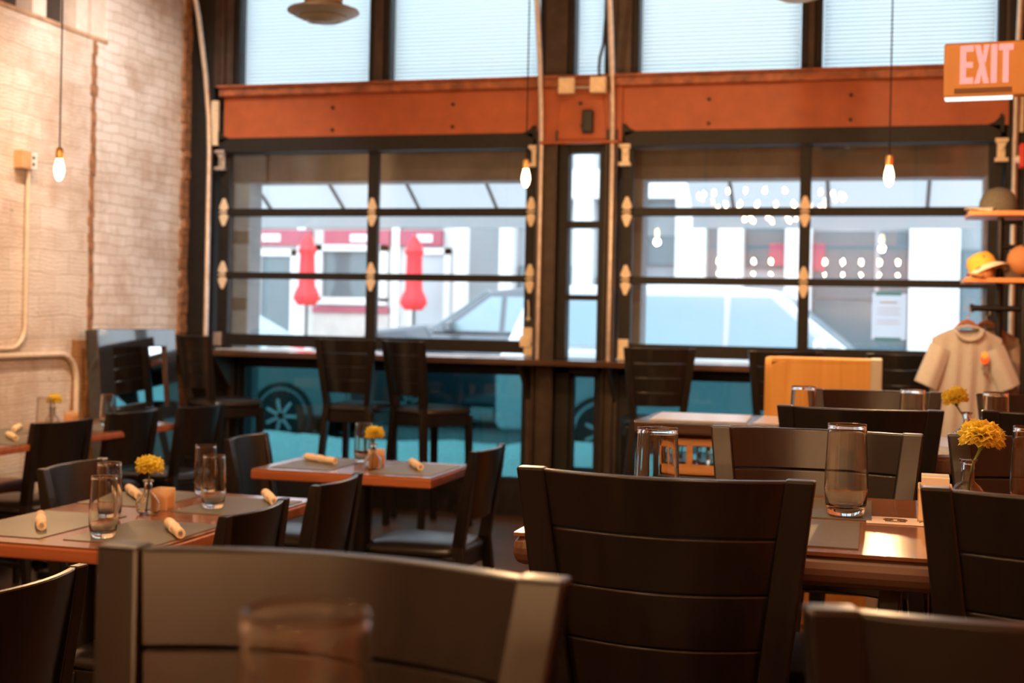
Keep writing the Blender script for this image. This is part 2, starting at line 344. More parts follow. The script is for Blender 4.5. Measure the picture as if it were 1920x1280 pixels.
# exposed ragged edges: brown crack between tile and brick, brown brick end by the windows
def ragged(y0, w, z0, z1, dep, seed):
    rnd = random.Random(seed); m = MB(); z = z0
    while z < z1:
        h = rnd.uniform(.05, .09); a = y0 - w * rnd.uniform(.35, .8); b = y0 + w * rnd.uniform(.35, .8)
        m.box(XL - .01, a, z, XL + dep * rnd.uniform(.5, 1), b, min(z + h, z1)); z += h
    return m
bare = mat('bare_brown_brick', (.30, .15, .075), .85, noise=.4, nscale=18, bump=.3)
ob(ragged(7.56, .05, .02, 3.16, .010, 2), 'trim_1', bare, bevel=.004)['kind'] = 'structure'
ob(ragged(8.76, .10, .02, ZC - .02, .030, 5), 'trim_2', bare, bevel=.006)['kind'] = 'structure'
struct(ob(MB().box(XR, YB, 0, XR + .2, 9.05, ZC), 'wall_right', M['orangewall']))
struct(ob(MB().box(XL - .25, YB - .2, 0, XR + .2, YB, ZC), 'wall_back', M['backwall']))
# boarded high window in the left wall
w = struct(empty('window_1', (XL, 6, 3.16)))
f = MB()
for a, b in ((4.2, 4.32), (5.55, 5.68), (6.2, 6.33), (6.915, 7.05), (7.375, 7.495), (7.545, 7.70)): f.box(XL - .16, a, 3.16, XL - .01, b, ZC)
o = ob(f, 'window_frame', M['whitepaint'], bevel=.004); o.parent = w; o.matrix_parent_inverse = Matrix.Translation((-XL, -6, -3.16))
o = ob(MB().box(XL - .24, 4.2, 3.16, XL - .13, 7.7, ZC), 'boarded_pane', M['darkpanel']); o.parent = w; o.matrix_parent_inverse = Matrix.Translation((-XL, -6, -3.16))
o = ob(MB().box(XL - .14, 4.2, 3.135, XL + .008, 7.71, 3.165), 'window_sill', mat('stained_sill', (.42, .27, .17), .8, noise=.3, nscale=9), bevel=.006); o.parent = w; o.matrix_parent_inverse = Matrix.Translation((-XL, -6, -3.16))

# ---------------------------------------------------------------- window wall
wf = MB()
wf.box(XL, 8.80, 0, XR, 9.02, .22)                                       # low sill wall
wf.box(XL, 8.79, .0, -4.745, 9.02, ZC)                                   # dark pier at the left
wf.box(.79, 8.78, 0, XR, 9.02, ZC)                                       # dark pier at the right
wf.box(-4.745, 8.80, .22, -4.50, 9.02, 1.10).box(-2.325, 8.80, .22, -2.005, 9.02, 1.06).box(-1.812, 8.80, .22, -1.57, 9.02, 1.06).box(.74, 8.8, .22, .8, 9.02, 1.06)
wf.box(-4.745, 8.80, 1.0, .8, 9.02, 1.10)                                # rail under the doors
wf.box(-4.745, 8.86, 2.65, .8, 9.02, 3.03)                               # backing behind the beam
struct(ob(wf, 'wall_front', M['darkframe'], bevel=.004))
struct(ob(MB().box(-4.70, 8.80, 1.098, -2.26, 9.06, 1.104).box(-1.67, 8.80, 1.098, .775, 9.06, 1.104), 'trim_8', mat('pale_aluminium_sill', (.72, .76, .80), .3), bevel=.001))
# low tinted panes
for i, (a, b, z0) in enumerate(((-4.50, -2.325, .22), (-2.005, -1.812, .30), (-1.57, .74, .22))):
    w = struct(empty('window_%d' % (i + 2), (0, 0, 0)))
    fr = MB().box(a, 8.84, z0, a + .025, 8.9, 1.0).box(b - .025, 8.84, z0, b, 8.9, 1.0).box(a, 8.84, z0, b, 8.9, z0 + .04).box(a, 8.84, .975, b, 8.9, 1.0)
    if i == 1: fr.box(a, 8.82, .22, b, 9.0, .34)
    ob(fr, 'window_frame', M['darkframe'], w); ob(MB().box(a, 8.87, z0, b, 8.876, 1.0), 'window_pane', M['tealpane'], w)
# narrow sidelight between the doors
w = struct(empty('window_5'))
fr = MB()
fr.box(-2.10, 8.78, 1.10, -2.035, 8.9, 2.60).box(-1.818, 8.78, 1.10, -1.76, 8.9, 2.60)
for z0, z1 in ((2.516, 2.60), (2.002, 2.049), (1.506, 1.542), (1.08, 1.105)): fr.box(-2.04, 8.80, z0, -1.81, 8.9, z1)
ob(fr, 'window_frame', M['darkframe'], w, bevel=.004); ob(MB().box(-2.035, 8.865, 1.1, -1.815, 8.871, 2.52), 'window_pane', M['pane'], w)
# transoms with pleated blinds
TR = ((-4.551, -3.526, 'white pleated blind in the leftmost tall upper window behind the metal air diffuser'),
      (-3.37, -2.262, 'white pleated blind in the upper window right of the air diffuser, thin wire in front'),
      (-2.016, -1.802, 'narrow white pleated blind above the two cream junction boxes'),
      (-1.569, -.49, 'white pleated blind in the upper window just right of the junction boxes'),
      (-.356, .728, 'white pleated blind in the upper window beside the exit sign'))
for i, (a, b, lab) in enumerate(TR):
    w = struct(empty('window_%d' % (i + 6)))
    fr = MB()
    e = .045
    fr.box(a - e, 8.80, 3.03, b + e, 8.95, 3.053).box(a - e, 8.80, 3.053, a, 8.95, ZC).box(b, 8.80, 3.053, b + e, 8.95, ZC).box(a - e, 8.8, ZC - .1, b + e, 8.95, ZC)
    ob(fr, 'window_frame', M['darkframe'], w, bevel=.004)
    ob(MB().box(a, 8.925, 3.053, b, 8.931, ZC - .1), 'window_pane', M['pane'], w)
    n = 44; z0, z1 = 3.06, ZC - .1
    def pleat(u, v, a=a, b=b): return (a + .012 + (b - a - .024) * u, 8.885 + .006 * (1 if int(round(v * 2 * n)) % 2 else -1), z0 + (z1 - z0) * v)
    bl = tag(ob(MB().sheet(pleat, 1, 2 * n, .0012, (0, 1, 0)), 'window_blind', M['blind']), lab, 'blind', 'blinds in the upper windows')
    ob(MB().box(a + .010, 8.868, 3.053, b - .010, 8.905, 3.066), 'bottom_rail', M['white'], bl)
mull = MB()
for a, b in ((-4.745, -4.596), (-3.481, -3.415), (-2.217, -2.061), (-1.757, -1.614), (-.445, -.401), (.773, .80)): mull.box(a, 8.78, 3.03, b, 8.97, ZC)
mull.box(-4.70, 8.76, 3.03, -4.66, 8.80, ZC).box(-4.635, 8.77, 3.03, -4.615, 8.80, ZC)
struct(ob(mull, 'trim_3', M['steelcol'], bevel=.005))
# columns between the doors
col = MB()
for a, b in ((-2.245, -2.10), (-1.76, -1.685)):
    col.box(a, 8.76, 0, b, 8.80, 2.66); col.box(a, 8.70, 0, a + .012, 8.80, 2.66); col.box(b - .012, 8.70, 0, b, 8.80, 2.66)
struct(ob(col, 'trim_4', M['steelcol'], bevel=.003))

# beam
bm_ = struct(empty('trim_5', (0, 0, 0)))
ob(MB().box(-4.66, 8.70, 2.955, .86, 8.86, 3.028).box(-4.66, 8.66, 3.010, .86, 8.70, 3.028), 'beam_flange', M['rust'], bm_, bevel=.006)
web = MB().box(-4.645, 8.76, 2.65, -2.20, 8.86, 2.957).box(-1.69, 8.76, 2.65, .80, 8.86, 2.957)
ob(web, 'beam_web', M['beam'], bm_, bevel=.004)
gus = MB().prism([(-2.23, 2.575), (-1.66, 2.575), (-1.66, 2.957), (-2.23, 2.957)], 8.735, 8.86)
gus.prism([(-2.125, 2.60), (-1.755, 2.60), (-1.80, 2.935), (-2.075, 2.935)], 8.722, 8.74).box(-2.22, 8.68, 2.565, -1.67, 8.74, 2.583)
ob(gus, 'gusset_plate', M['beam'], bm_, bevel=.004)
for x, z in ((-3.778, 2.86), (-3.778, 2.70), (-2.87, 2.862), (-2.87, 2.705), (-1.08, 2.855), (-1.08, 2.695), (-.165, 2.86), (-.165, 2.70), (.755, 2.71), (-1.945, 2.84)):
    ob(MB().lathe([(.013, -.014), (.013, 0), (0, .001)][::-1] if 0 else [(.013, 0), (.013, .014)], 6, (x, 8.746 if x != -1.945 else 8.708, z), 'y'), 'bolt', M['bolt'], bm_)

# ---------------------------------------------------------------- glass garage doors
def garage_door(name, stiles, xs_tracks, lock):
    d = struct(empty(name, (0, 0, 0)))
    (a0, a1), (b0, b1), (c0, c1) = stiles
    f = MB()
    for x0, x1 in stiles: f.box(x0, 8.82, 1.12, x1, 8.875, 2.66)
    for z0, z1 in ((1.128, 1.216), (1.623, 1.673), (2.084, 2.142), (2.545, 2.64)):
        f.box(a1, 8.825, z0, b0, 8.872, z1); f.box(b1, 8.825, z0, c0, 8.872, z1)
    ob(f, 'door_frame', M['darkframe'], d, bevel=.004)
    h = MB().box(a0 + .02, 8.755, 2.548, c1 - .02, 8.82, 2.655).prism([(a0 - .0, 2.60), (a0 + .11, 2.65), (a0 + .10, 2.655), (a0 + .06, 2.672), (a0 + .03, 2.705), (a0 + .0, 2.705)], 8.755, 8.80)
    h.prism([(c1, 2.60), (c1, 2.705), (c1 - .03, 2.705), (c1 - .06, 2.672), (c1 - .10, 2.655), (c1 - .11, 2.65)], 8.755, 8.80)
    ob(h, 'header_rail', M['darkframe'], d, bevel=.006)
    g = MB()
    for x0, x1 in ((a1, b0), (b1, c0)):
        for z0, z1 in ((1.216, 1.623), (1.673, 2.084), (2.142, 2.545)): g.box(x0 - .01, 8.845, z0 - .01, x1 + .01, 8.851, z1 + .01)
    ob(g, 'glazing', M['pane'], d)
    for (x0, x1) in stiles:
        for z in (1.648, 2.113):
            if (x0, x1) == stiles[2] and x1 > 0: continue
            xm = (x0 + x1) / 2; hb = MB(); w = .036
            up = [(xm - .014, z + .012), (xm - w, z + .028), (xm - w * .9, z + .046), (xm - .010, z + .102), (xm + .010, z + .102), (xm + w * .9, z + .046), (xm + w, z + .028), (xm + .014, z + .012)]
            hb.prism(up, 8.808, 8.821); hb.prism([(x, 2 * z - zz) for x, zz in up][::-1], 8.808, 8.821)
            hb.tube([(xm - .03, 8.806, z), (xm + .03, 8.806, z)], .008, 8)
            ob(hb, 'hinge', M['cream'], d, bevel=.003)
    for x in (a0 + .02, c1 - .02):
        b = MB().box(x - .035, 8.75, 2.545, x + .045, 8.80, 2.568).box(x - .035, 8.75, 2.42, x + .045, 8.80, 2.445).box(x - .02, 8.79, 2.43, x + .03, 8.815, 2.56).prism([(x - .03, 2.545), (x + .04, 2.545), (x + .01, 2.49)], 8.77, 8.79)
        ob(b, 'roller_bracket', M['galv'] if x < -4 else M['cream'], d, bevel=.003)
    if lock == 'plate':
        ob(MB().box(c1, 8.8, 1.12, c1 + .001, 8.801, 1.121), 'latch', M['cream'], d)
    return d
d1 = garage_door('door_1', ((-4.70, -4.617), (-3.522, -3.444), (-2.344, -2.26)), None, None)
d2 = garage_door('door_2', ((-1.669, -1.591), (-.48, -.408), (.69, .775)), None, None)
# lock at the right foot of the left door, roller plates at the other feet
lk = MB().box(-2.335, 8.77, 1.225, -2.265, 8.82, 1.31).box(-2.35, 8.755, 1.175, -2.275, 8.82, 1.25).box(-2.325, 8.77, 1.115, -2.262, 8.82, 1.185)
lk.tube([(-2.36, 8.775, 1.215), (-2.18, 8.775, 1.215)], .012, 8).lathe([(.018, 0), (.018, .02)], 12, (-2.17, 8.765, 1.215), 'y')
ob(lk, 'lock', M['cream'], d1, bevel=.003)
ob(MB().tube([(-2.30, 8.79, 1.36), (-2.30, 8.79, 1.45), (-2.305, 8.79, 1.50)], .006, 8).lathe([(.0, -.018), (.014, -.01), (.018, 0), (.014, .01), (0, .018)], 10, (-2.30, 8.79, 1.37)), 'lock_pull', M['cream'], d1, smooth=40)
ob(MB().box(-2.325, 8.79, 1.255, -2.275, 8.818, 1.365), 'latch_slot', M['blackplastic'], d1)
ob(MB().box(-4.712, 8.79, 1.125, -4.652, 8.82, 1.225), 'roller_plate', M['galv'], d1, bevel=.003)
ob(MB().box(-1.668, 8.785, 1.105, -1.600, 8.82, 1.245).box(-1.668, 8.775, 1.105, -1.60, 8.79, 1.13), 'roller_plate', M['cream'], d2, bevel=.003)

# tracks: straight beside the door, then curving back into the room
def track(x, lab, y=8.72):
    pts = [(x, y, 1.10), (x, y, 2.55), (x, y - .02, 2.8), (x, y - .08, 3.1), (x, y - .20, 3.5), (x, y - .38, 3.9), (x, y - .56, ZC - .02)]
    m = MB(); m.tube(pts, .019, 8)
    t = tag(ob(m, 'door_track', M['galv'], smooth=40), lab, 'rail', 'garage door tracks')
    ob(MB().box(x - .005, 8.74, 2.60, x + .05, 8.77, 2.93), 'track_bracket', M['creambox'], t, bevel=.003)
    return t
track(-4.735, 'grey steel door track rising beside the brick wall')
track(-2.215, 'grey steel door track left of the narrow window')
track(-1.72, 'grey steel door track right of the narrow window')
track(.835, 'grey steel door track partly behind the exit sign and shelves')

# junction boxes, cable, black sensor on the beam
def jbox(x, lab):
    t = tag(ob(MB().box(x - .055, 8.60, 2.893, x + .055, 8.66, 3.0), 'junction_box', M['creambox'], bevel=.006), lab, 'electrical box')
    ob(MB().box(x - .05, 8.594, 2.898, x + .05, 8.601, 2.995), 'cover_plate', M['creambox'], t, bevel=.003)
    ob(MB().lathe([(.014, 0), (.014, .004)], 12, (x, 8.590, 2.955), 'y'), 'knockout', M['cream'], t)
    return t
jbox(-2.022, 'square cream junction box fixed to the beam, the one without a cable')
jbox(-1.805, 'square cream junction box with black cable rising from its top')
tag(ob(MB().tube([(-1.97, 8.63, 2.935), (-1.86, 8.63, 2.935)], .011, 8), 'conduit_nipple', M['galv'], smooth=40), 'short steel conduit joining the two cream junction boxes', 'pipe')
tag(ob(MB().tube([(-1.80, 8.63, 2.998), (-1.805, 8.63, 3.06), (-1.80, 8.63, 3.13), (-1.775, 8.62, 3.22), (-1.762, 8.61, 3.4), (-1.757, 8.6, ZC)], .010, 8), 'power_cable', M['wire'], smooth=40), 'black cable looping up from the junction box', 'cable')
sn = tag(ob(MB().box(-1.925, 8.66, 2.635, -1.85, 8.725, 2.79), 'motion_sensor', M['blackplastic'], bevel=.012), 'small black sensor box mounted on the orange beam', 'sensor')
ob(MB().lathe([(.012, 0), (.010, .012)], 12, (-1.935, 8.69, 2.685), 'x'), 'mount', M['blackplastic'], sn)

# ---------------------------------------------------------------- window bar
br = tag(empty('window_bar', (-2.0, 8.6, 0)), 'long dark wooden bar ledge running under both glass doors', 'counter')
inv = Matrix.Translation((2.0, -8.6, 0))
def put(o, par, iv): o.parent = par; o.matrix_parent_inverse = iv; return o
barwood = wood('dark_bar_wood', (.050, .026, .018), (.095, .048, .030), .14, 0, 3, coat=.6)
put(ob(MB().box(XL + .005, 8.42, 1.062, .79, 8.795, 1.10), 'bar_top', barwood, bevel=.004), br, inv)
for x in (-4.55, -3.45, -2.28, -1.68, -.45, .72):
    put(ob(MB().post([(x, 8.775, .0), (x, 8.775, 1.062)], [(.02, .02)] * 2).prism([(8.47, 1.062), (8.77, 1.062), (8.77, .80)], x - .012, x + .012, 'x'), 'bar_bracket', M['steelcol'], bevel=.003), br, inv)

# ================================================================== FURNITURE BUILDERS
def slat(m, z0, z1, w0, w1, yz, bow, th, n=20):
    vs = []
    for i in range(n + 1):
        t = -1 + 2 * i / n; b = bow * (1 - t * t)
        for z, w, s in ((z0, w0, -1), (z0, w0, 1), (z1, w1, 1), (z1, w1, -1)):
            vs.append((t * w, yz(z) - b + s * th / 2, z))
    fs = [(0, 1, 2, 3), tuple(n * 4 + k for k in (3, 2, 1, 0))]
    for i in range(n):
        a = i * 4
        for k in range(4): fs.append((a + k, a + 4 + k, a + 4 + (k + 1) % 4, a + (k + 1) % 4))
    m.add(vs, fs)
def cushion(z0, z1, wf_, wb, d0, d1, n=20):
    # seat pad: rounded trapezoid in plan with a soft crown
    def outline(k, e):
        pts = []
        for i in range(n * 2):
            a = 2 * math.pi * i / (n * 2); c, s_ = math.cos(a), math.sin(a)
            sx = math.copysign(abs(c) ** .42, c); sy = math.copysign(abs(s_) ** .42, s_)
            y = (d0 + d1) / 2 + sy * (d1 - d0) / 2 * k; w = wb + (wf_ - wb) * ((y - d0) / (d1 - d0))
            pts.append((sx * w * k, y, e))
        return pts
    rings = [outline(.94, z0), outline(1, z0 + .012), outline(1, z1 - .018), outline(.93, z1 - .004), outline(.7, z1 + .006), outline(.35, z1 + .009)]
    vs = [p for r in rings for p in r]; N = n * 2; fs = [tuple(range(N - 1, -1, -1))]
    for i in range(len(rings) - 1):
        for k in range(N): fs.append((i * N + k, i * N + (k + 1) % N, (i + 1) * N + (k + 1) % N, (i + 1) * N + k))
    fs.append(tuple(range((len(rings) - 1) * N, len(rings) * N)))
    return MB().add(vs, fs)

def make_stool():
    r = empty('bar_stool')
    zs, zt = .74, 1.15
    def yz(z): return -.185 - (z - zs) * .150
    def wo(z): return .168 + (.2175 - .168) * max(0, (z - zs)) / (zt - zs)
    bk = MB(); z = zt - .002
    for k in range(4):
        h = .085 if k == 0 else .082; lo = z - h
        slat(bk, lo, z, wo(lo) - .036, wo(z) - .036, yz, .042, .020); z = lo - .0006
    ob(bk, 'backrest', M['espresso'], r, bevel=.0035, smooth=35)
    for s in (-1, 1):
        zz = [0, .35, zs, .85, 1.0, zt]
        pts = [(s * (.182 if q < zs else wo(q) - .021), -.215 + .03 * q / zs if q < zs else yz(q), q) for q in zz]
        ob(MB().post(pts, [(.018, .020), (.020, .022), (.021, .026), (.022, .025), (.022, .021), (.0215, .015)]), 'leg', M['espresso'], r, bevel=.004)
        ob(MB().post([(s * .185, .190, 0), (s * .178, .172, zs - .05)], [(.017, .017), (.021, .021)]), 'leg', M['espresso'], r, bevel=.004)
    ob(cushion(zs - .045, zs, .215, .185, -.20, .215), 'seat', M['vinyl'], r, smooth=50)
    ob(MB().box(-.175, -.185, zs - .11, .175, -.165, zs - .045).box(-.185, .165, zs - .11, .185, .185, zs - .045).box(-.19, -.18, zs - .11, -.17, .18, zs - .045).box(.17, -.18, zs - .11, .19, .18, zs - .045), 'seat_frame', M['espresso'], r, bevel=.003)
    ob(MB().box(-.17, .176, .27, .17, .196, .305).box(-.17, -.205, .33, .17, -.19, .36).box(-.185, -.19, .30, -.17, .185, .325).box(.17, -.19, .30, .185, .185, .325), 'footrest', M['espresso'], r, bevel=.003)
    return r
def make_chair():
    r = empty('dining_chair')
    zs, zt = .46, .845
    def yz(z): return -.185 - (z - zs) * .16
    def wo(z): return .180 + .018 * max(0, (z - zs)) / (zt - zs)
    bk = MB(); slat(bk, .565, zt - .002, wo(.565) - .034, wo(zt) - .034, yz, .030, .018)
    ob(bk, 'backrest', M['espresso'], r, bevel=.003, smooth=35)
    for s in (-1, 1):
        zz = [0, .25, zs, .6, .75, zt]
        pts = [(s * (.188 if q < zs else wo(q) - .018), -.235 + .05 * q / zs if q < zs else yz(q), q) for q in zz]
        ob(MB().post(pts, [(.015, .017), (.018, .02), (.019, .024), (.019, .023), (.019, .019), (.018, .013)]), 'leg', M['espresso'], r, bevel=.003)
        ob(MB().post([(s * .188, .200, 0), (s * .182, .190, zs - .05)], [(.014, .014), (.019, .019)]), 'leg', M['espresso'], r, bevel=.003)
    ob(cushion(zs - .045, zs, .215, .19, -.20, .225), 'seat', M['vinyl'], r, smooth=50)
    ob(MB().box(-.18, -.185, zs - .10, .18, -.165, zs - .045).box(-.19, .18, zs - .10, .19, .2, zs - .045).box(-.195, -.18, zs - .10, -.175, .19, zs - .045).box(.175, -.18, zs - .10, .195, .19, zs - .045), 'seat_frame', M['espresso'], r, bevel=.003)
    for s in (-1, 1): ob(MB().box(s * .1825 - .0075, -.20, .17, s * .1825 + .0075, .19, .195), 'stretcher', M['espresso'], r, bevel=.003)
    return r
stool = Kind(make_stool()); chair = Kind(make_chair())
def stool_at(bx, by, rz, label, group, k=1.0):
    # bx, by: the middle of the top of the back
    off = rotz(rz) @ Vector((0, -.2465, 0))
    return stool((bx - off.x, by - off.y, 0), rz, label, 'bar stool', group, (1, 1, k))
def chair_at(bx, by, rz, label, group):
    off = rotz(rz) @ Vector((0, -.2466, 0))
    return chair((bx - off.x, by - off.y, 0), rz, label, 'chair', group)

def table(name, x0, y0, x1, y1, z, th, label, peds=None, radius=0):
    cxm, cym = (x0 + x1) / 2, (y0 + y1) / 2
    t = tag(empty(name, (cxm, cym, 0)), label, 'table')
    hx, hy = (x1 - x0) / 2, (y1 - y0) / 2
    ob(MB().box(-hx + .004, -hy + .004, z - .006, hx - .004, hy - .004, z), 'table_top', M['highedge' if y0 < 1 else 'tabletop'], t)  # nearest top takes the darkened wood too, to cut its bounce
    ob(MB().box(-hx, -hy, z - th, hx, hy, z - .0055), 'table_edge', M['highedge' if z > .9 else 'tableedge'], t, bevel=.006 if not radius else radius, seg=3)
    if not peds: peds = [(0, 0)] if hx < .5 and hy < .5 else ([(-hx * .55, 0), (hx * .55, 0)] if hx > hy else [(0, -hy * .55), (0, hy * .55)])
    for px_, py_ in peds:
        ob(MB().lathe([(.036, .03), (.036, z - th - .01)], 16, (px_, py_, 0)), 'pedestal', M['castiron'], t, smooth=40)
        b = MB()
        for a in range(4):
            rr = rotz(a * math.pi / 2); b.obox(Vector((px_, py_, .022)) + rr @ Vector((.14, 0, 0)), (.14, .03, .018), rr)
        ob(b, 'table_base', M['castiron'], t, bevel=.004)
        ob(MB().box(px_ - .16, py_ - .16, z - th - .014, px_ + .16, py_ + .16, z - th), 'mounting_plate', M['castiron'], t, bevel=.003)
    return t

# ---------------------------------------------------------------- high tables and stools
ZH = 1.02
table('high_table', -1.05, .20, .55, .96, ZH, .045, 'high dark wooden table nearest the camera holding one large tumbler')
ht1 = table('high_table', -.565, 2.075, .62, 2.775, ZH, .055, 'high red-brown wooden table in the middle right with a card and yellow carnation', peds=[(-.228, 0), (.302, 0)], radius=.02)
ht2 = table('high_table', -.26, 3.74, .70, 4.42, ZH, .05, 'high wooden table behind, mostly hidden by black stools, three tumblers on it')
GS = 'bar stools at the high tables'
stool_at(-.29, 1.90, 0, 'large black slat-back bar stool seen from behind in the centre of the picture', GS)
stool_at(.285, 1.895, R(-2), 'black slat-back bar stool seen from behind, right of the central stool, hiding the sugar caddy', GS)
stool_at(-.112, 2.83, R(180), 'black bar stool across the middle high table, warm light on its slats behind a tumbler', GS)
stool_at(.372, 2.87, R(180), 'black bar stool across the middle high table, behind the near carnation vase', GS)
stool_at(-.03, 3.655, R(1), 'black bar stool with its back turned, just behind the warm-lit stool', GS)
stool_at(.505, 3.75, R(1), 'black bar stool with its back turned, behind the carnations at the right edge', GS)
stool_at(.015, 4.67, R(181), 'black bar stool facing the camera at the far high table, between two tumblers', GS)
stool_at(.56, 4.70, R(180), 'black bar stool facing the camera at the far high table, below the hanging t-shirt', GS)
stool_at(-.452, 1.05, R(178.5), 'brown-lit slat-back bar stool in the foreground behind the large blurred tumbler', GS, 1.008)
stool_at(.164, 1.105, R(14), 'dark bar stool in the bottom right corner', GS)

# ---------------------------------------------------------------- window bar stools
GW = 'bar stools along the window bar'; K = 1.055
stool_at(-4.40, 7.93, R(-32), 'black bar stool turned aside beside the leaning black mirror', GW, K)
stool_at(-3.325, 7.98, R(-3), 'black bar stool squarely facing the window, left of the two close together', GW, K)
stool_at(-2.915, 7.96, R(-32), 'black bar stool turned aside, right of the two close together', GW, K)
stool_at(-1.225, 7.80, R(14), 'black bar stool in front of the right glass door, left of the oak host stand', GW, K)
stool_at(-.485, 7.80, R(14), 'black bar stool half hidden by the oak host stand', GW, K)
stool_at(.185, 7.85, R(4), 'black bar stool between the oak host stand and the hanging t-shirt', GW, K)

# ---------------------------------------------------------------- low tables and chairs
lt1 = table('dining_table', -2.455, 3.0, -1.79, 4.085, .75, .042, 'red-brown four-seat dining table at left with grey placemats and four tumblers')
lt2 = table('dining_table', -2.385, 4.78, -1.625, 5.30, .75, .042, 'small two-seat dining table in front of the window stools')
lt3 = table('dining_table', -4.34, 4.30, -3.715, 6.57, .75, .035, 'long dining table along the left brick wall')
GC = 'low dining chairs'
chair_at(-1.605, 3.255, R(91), 'black dining chair at right of the four-seat table, nearer of its two', GC)
chair_at(-1.645, 3.915, R(91), 'black dining chair at right of the four-seat table, farther of its two', GC)
chair_at(-2.625, 3.93, R(-88), 'black dining chair across the four-seat table, its back shining blue beside the tumblers', GC)
chair_at(-1.495, 5.115, R(88), 'black dining chair with pale shining seat at right end of the small table', GC)
chair_at(-2.575, 5.12, R(-88), 'black dining chair at left end of the small table, its back shining grey-blue', GC)
chair_at(-3.675, 5.41, R(82), 'black dining chair at the wall table, nearest to the yellow carnation by the wall', GC)
chair_at(-3.715, 6.09, R(82), 'black dining chair at the wall table, middle of the three in the row', GC)
chair_at(-3.63, 6.66, R(80), 'black dining chair at the wall table, closest to the window stools', GC)
chair_at(-1.575, 2.19, R(87), 'dark dining chair cut off at the bottom left corner', GC)

# bench along the left wall
bn = tag(empty('leather_bench', (-4.65, 5.1, 0)), 'red-brown leather bench against the left brick wall', 'bench')
ob(MB().box(-.26, -1.0, .34, .30, 1.02, .46), 'seat', M['leather'], bn, bevel=.03, seg=4)
ob(MB().prism([(-.28, .44), (-.10, .44), (-.17, 1.03), (-.25, 1.04), (-.28, 1.02)], -1.0, 1.02, 'y'), 'backrest', M['leather'], bn, bevel=.02, seg=3)
ob(MB().box(-.26, -.98, 0, .22, 1.0, .34), 'base', M['espresso'], bn, bevel=.004)

# ================================================================== TABLEWARE
def make_tumbler():
    h = .168
    outer = [(.0, 0), (.026, 0), (.0325, .004), (.0365, .020), (.0395, .050), (.0385, .085), (.0362, .130), (.0350, h - .012), (.0347, h - .006), (.0350, h - .0028), (.0346, h - .0008), (.0334, h)]
    inner = [(.0322, h - .0008), (.0318, h - .0028), (.0325, h - .006), (.0328, h - .012), (.0341, .130), (.0364, .085), (.0373, .050), (.0340, .024), (.028, .016), (0, .0145)]
    return ob(MB().lathe(outer + inner, 40), 'tumbler', M['glass'], smooth=60)
tumbler = Kind(make_tumbler())
GT = 'clear tumblers'
def cup(x, y, z, label, k=1.0, s=(1, 1)): return tumbler((x, y, z + .0012), random.uniform(0, 6), label, 'glass', GT, (k, k, k))
cup(-.312, .70, ZH, 'large blurred tumbler at the bottom of the picture', 1.06)
cup(-.041, 2.475, ZH + .002, 'tall tumbler in focus on the middle high table beside the printed card', 1.0)
cup(-.352, 2.235, ZH, 'tumbler peeking over the central stool, blue window glints in it')
cup(.292, 2.62, ZH, 'tumbler cut by the right edge beside the near carnation')
cup(-.192, 3.95, ZH, 'tumbler in front of the oak host stand')
cup(.116, 3.97, ZH, 'amber-lit tumbler behind the central right stool below the hanging t-shirt')
cup(.342, 3.97, ZH, 'tumbler behind the far carnation at right')
cup(-2.01, 3.155, .75, 'tumbler nearest the camera on the four-seat table')
cup(-2.175, 3.44, .75, 'tumbler just behind the nearest one on the four-seat table')
cup(-2.178, 4.03, .75, 'tumbler on the four-seat table, rear one of the right pair')
cup(-2.003, 3.76, .75, 'tumbler on the four-seat table, front one of the right pair')
cup(-2.06, 5.17, .75, 'tumbler behind the vase on the small table')
cup(-3.945, 6.21, .75, 'tumbler in front of the leaning black mirror')
cup(-4.05, 5.80, .75, 'tumbler beside the carnation on the wall table')

def flower_mesh(r, seed, n=52):
    rnd = random.Random(seed); m = MB()
    for k in range(n):
        # petals on a dome, ruffled fan each
        ph = 2.39996 * k; t = (k + .5) / n; el = math.acos(1 - t * 1.25)
        d = Vector((math.sin(el) * math.cos(ph), math.sin(el) * math.sin(ph), math.cos(el)))
        a = d.orthogonal().normalized(); a.rotate(Matrix.Rotation(rnd.uniform(0, 6), 3, d)) if False else None
        up = Vector((0, 0, 1)); side = d.cross(up).normalized() if abs(d.z) < .98 else Vector((1, 0, 0)); nrm = side.cross(d).normalized()
        L = r * rnd.uniform(.86, 1.08) * (1 if el > .6 else .9); wd = L * rnd.uniform(.95, 1.15)
        nu, nv = 8, 4; ph0 = rnd.uniform(0, 6)
        def P(u, v):
            w = (u - .5) * 2; ww = wd * (.12 + .88 * v ** .8)
            curl = -.35 * L * (v ** 2) * (.35 + .65 * math.sin(el)) * .6
            ruf = r * .10 * v * v * math.sin(w * 7 + ph0)
            tip = L * (v * (1 - .18 * w * w * v)) + r * .07 * v * v * math.sin(w * 11 + ph0 * 2)
            return d * tip * 1.0 + side * (w * ww * .5) + nrm * (curl + ruf)
        m.sheet(P, nu, nv, .0006, nrm)
    return m
def make_vase(kind):
    r = empty('bud_vase')
    if kind == 'bulb':     # round bottle with a neck and lip
        o_ = [(0, 0), (.024, 0), (.033, .006), (.037, .024), (.034, .041), (.022, .055), (.0125, .063), (.0115, .095), (.0165, .099), (.0165, .103)]
        i_ = [(.0135, .1035), (.0095, .096), (.0105, .064), (.020, .052), (.0315, .039), (.0345, .024), (.030, .009), (0, .007)]
        top = .085
    else:                  # little milk bottle
        o_ = [(0, 0), (.022, 0), (.026, .004), (.027, .035), (.024, .05), (.016, .062), (.015, .075), (.018, .079), (.018, .084)]
        i_ = [(.0155, .0845), (.013, .075), (.0135, .062), (.021, .048), (.0245, .034), (.0235, .008), (0, .006)]
        top = .084
    ob(MB().lathe(o_ + i_, 32), 'bottle', M['vaseglass'], r, smooth=60)
    return r, top
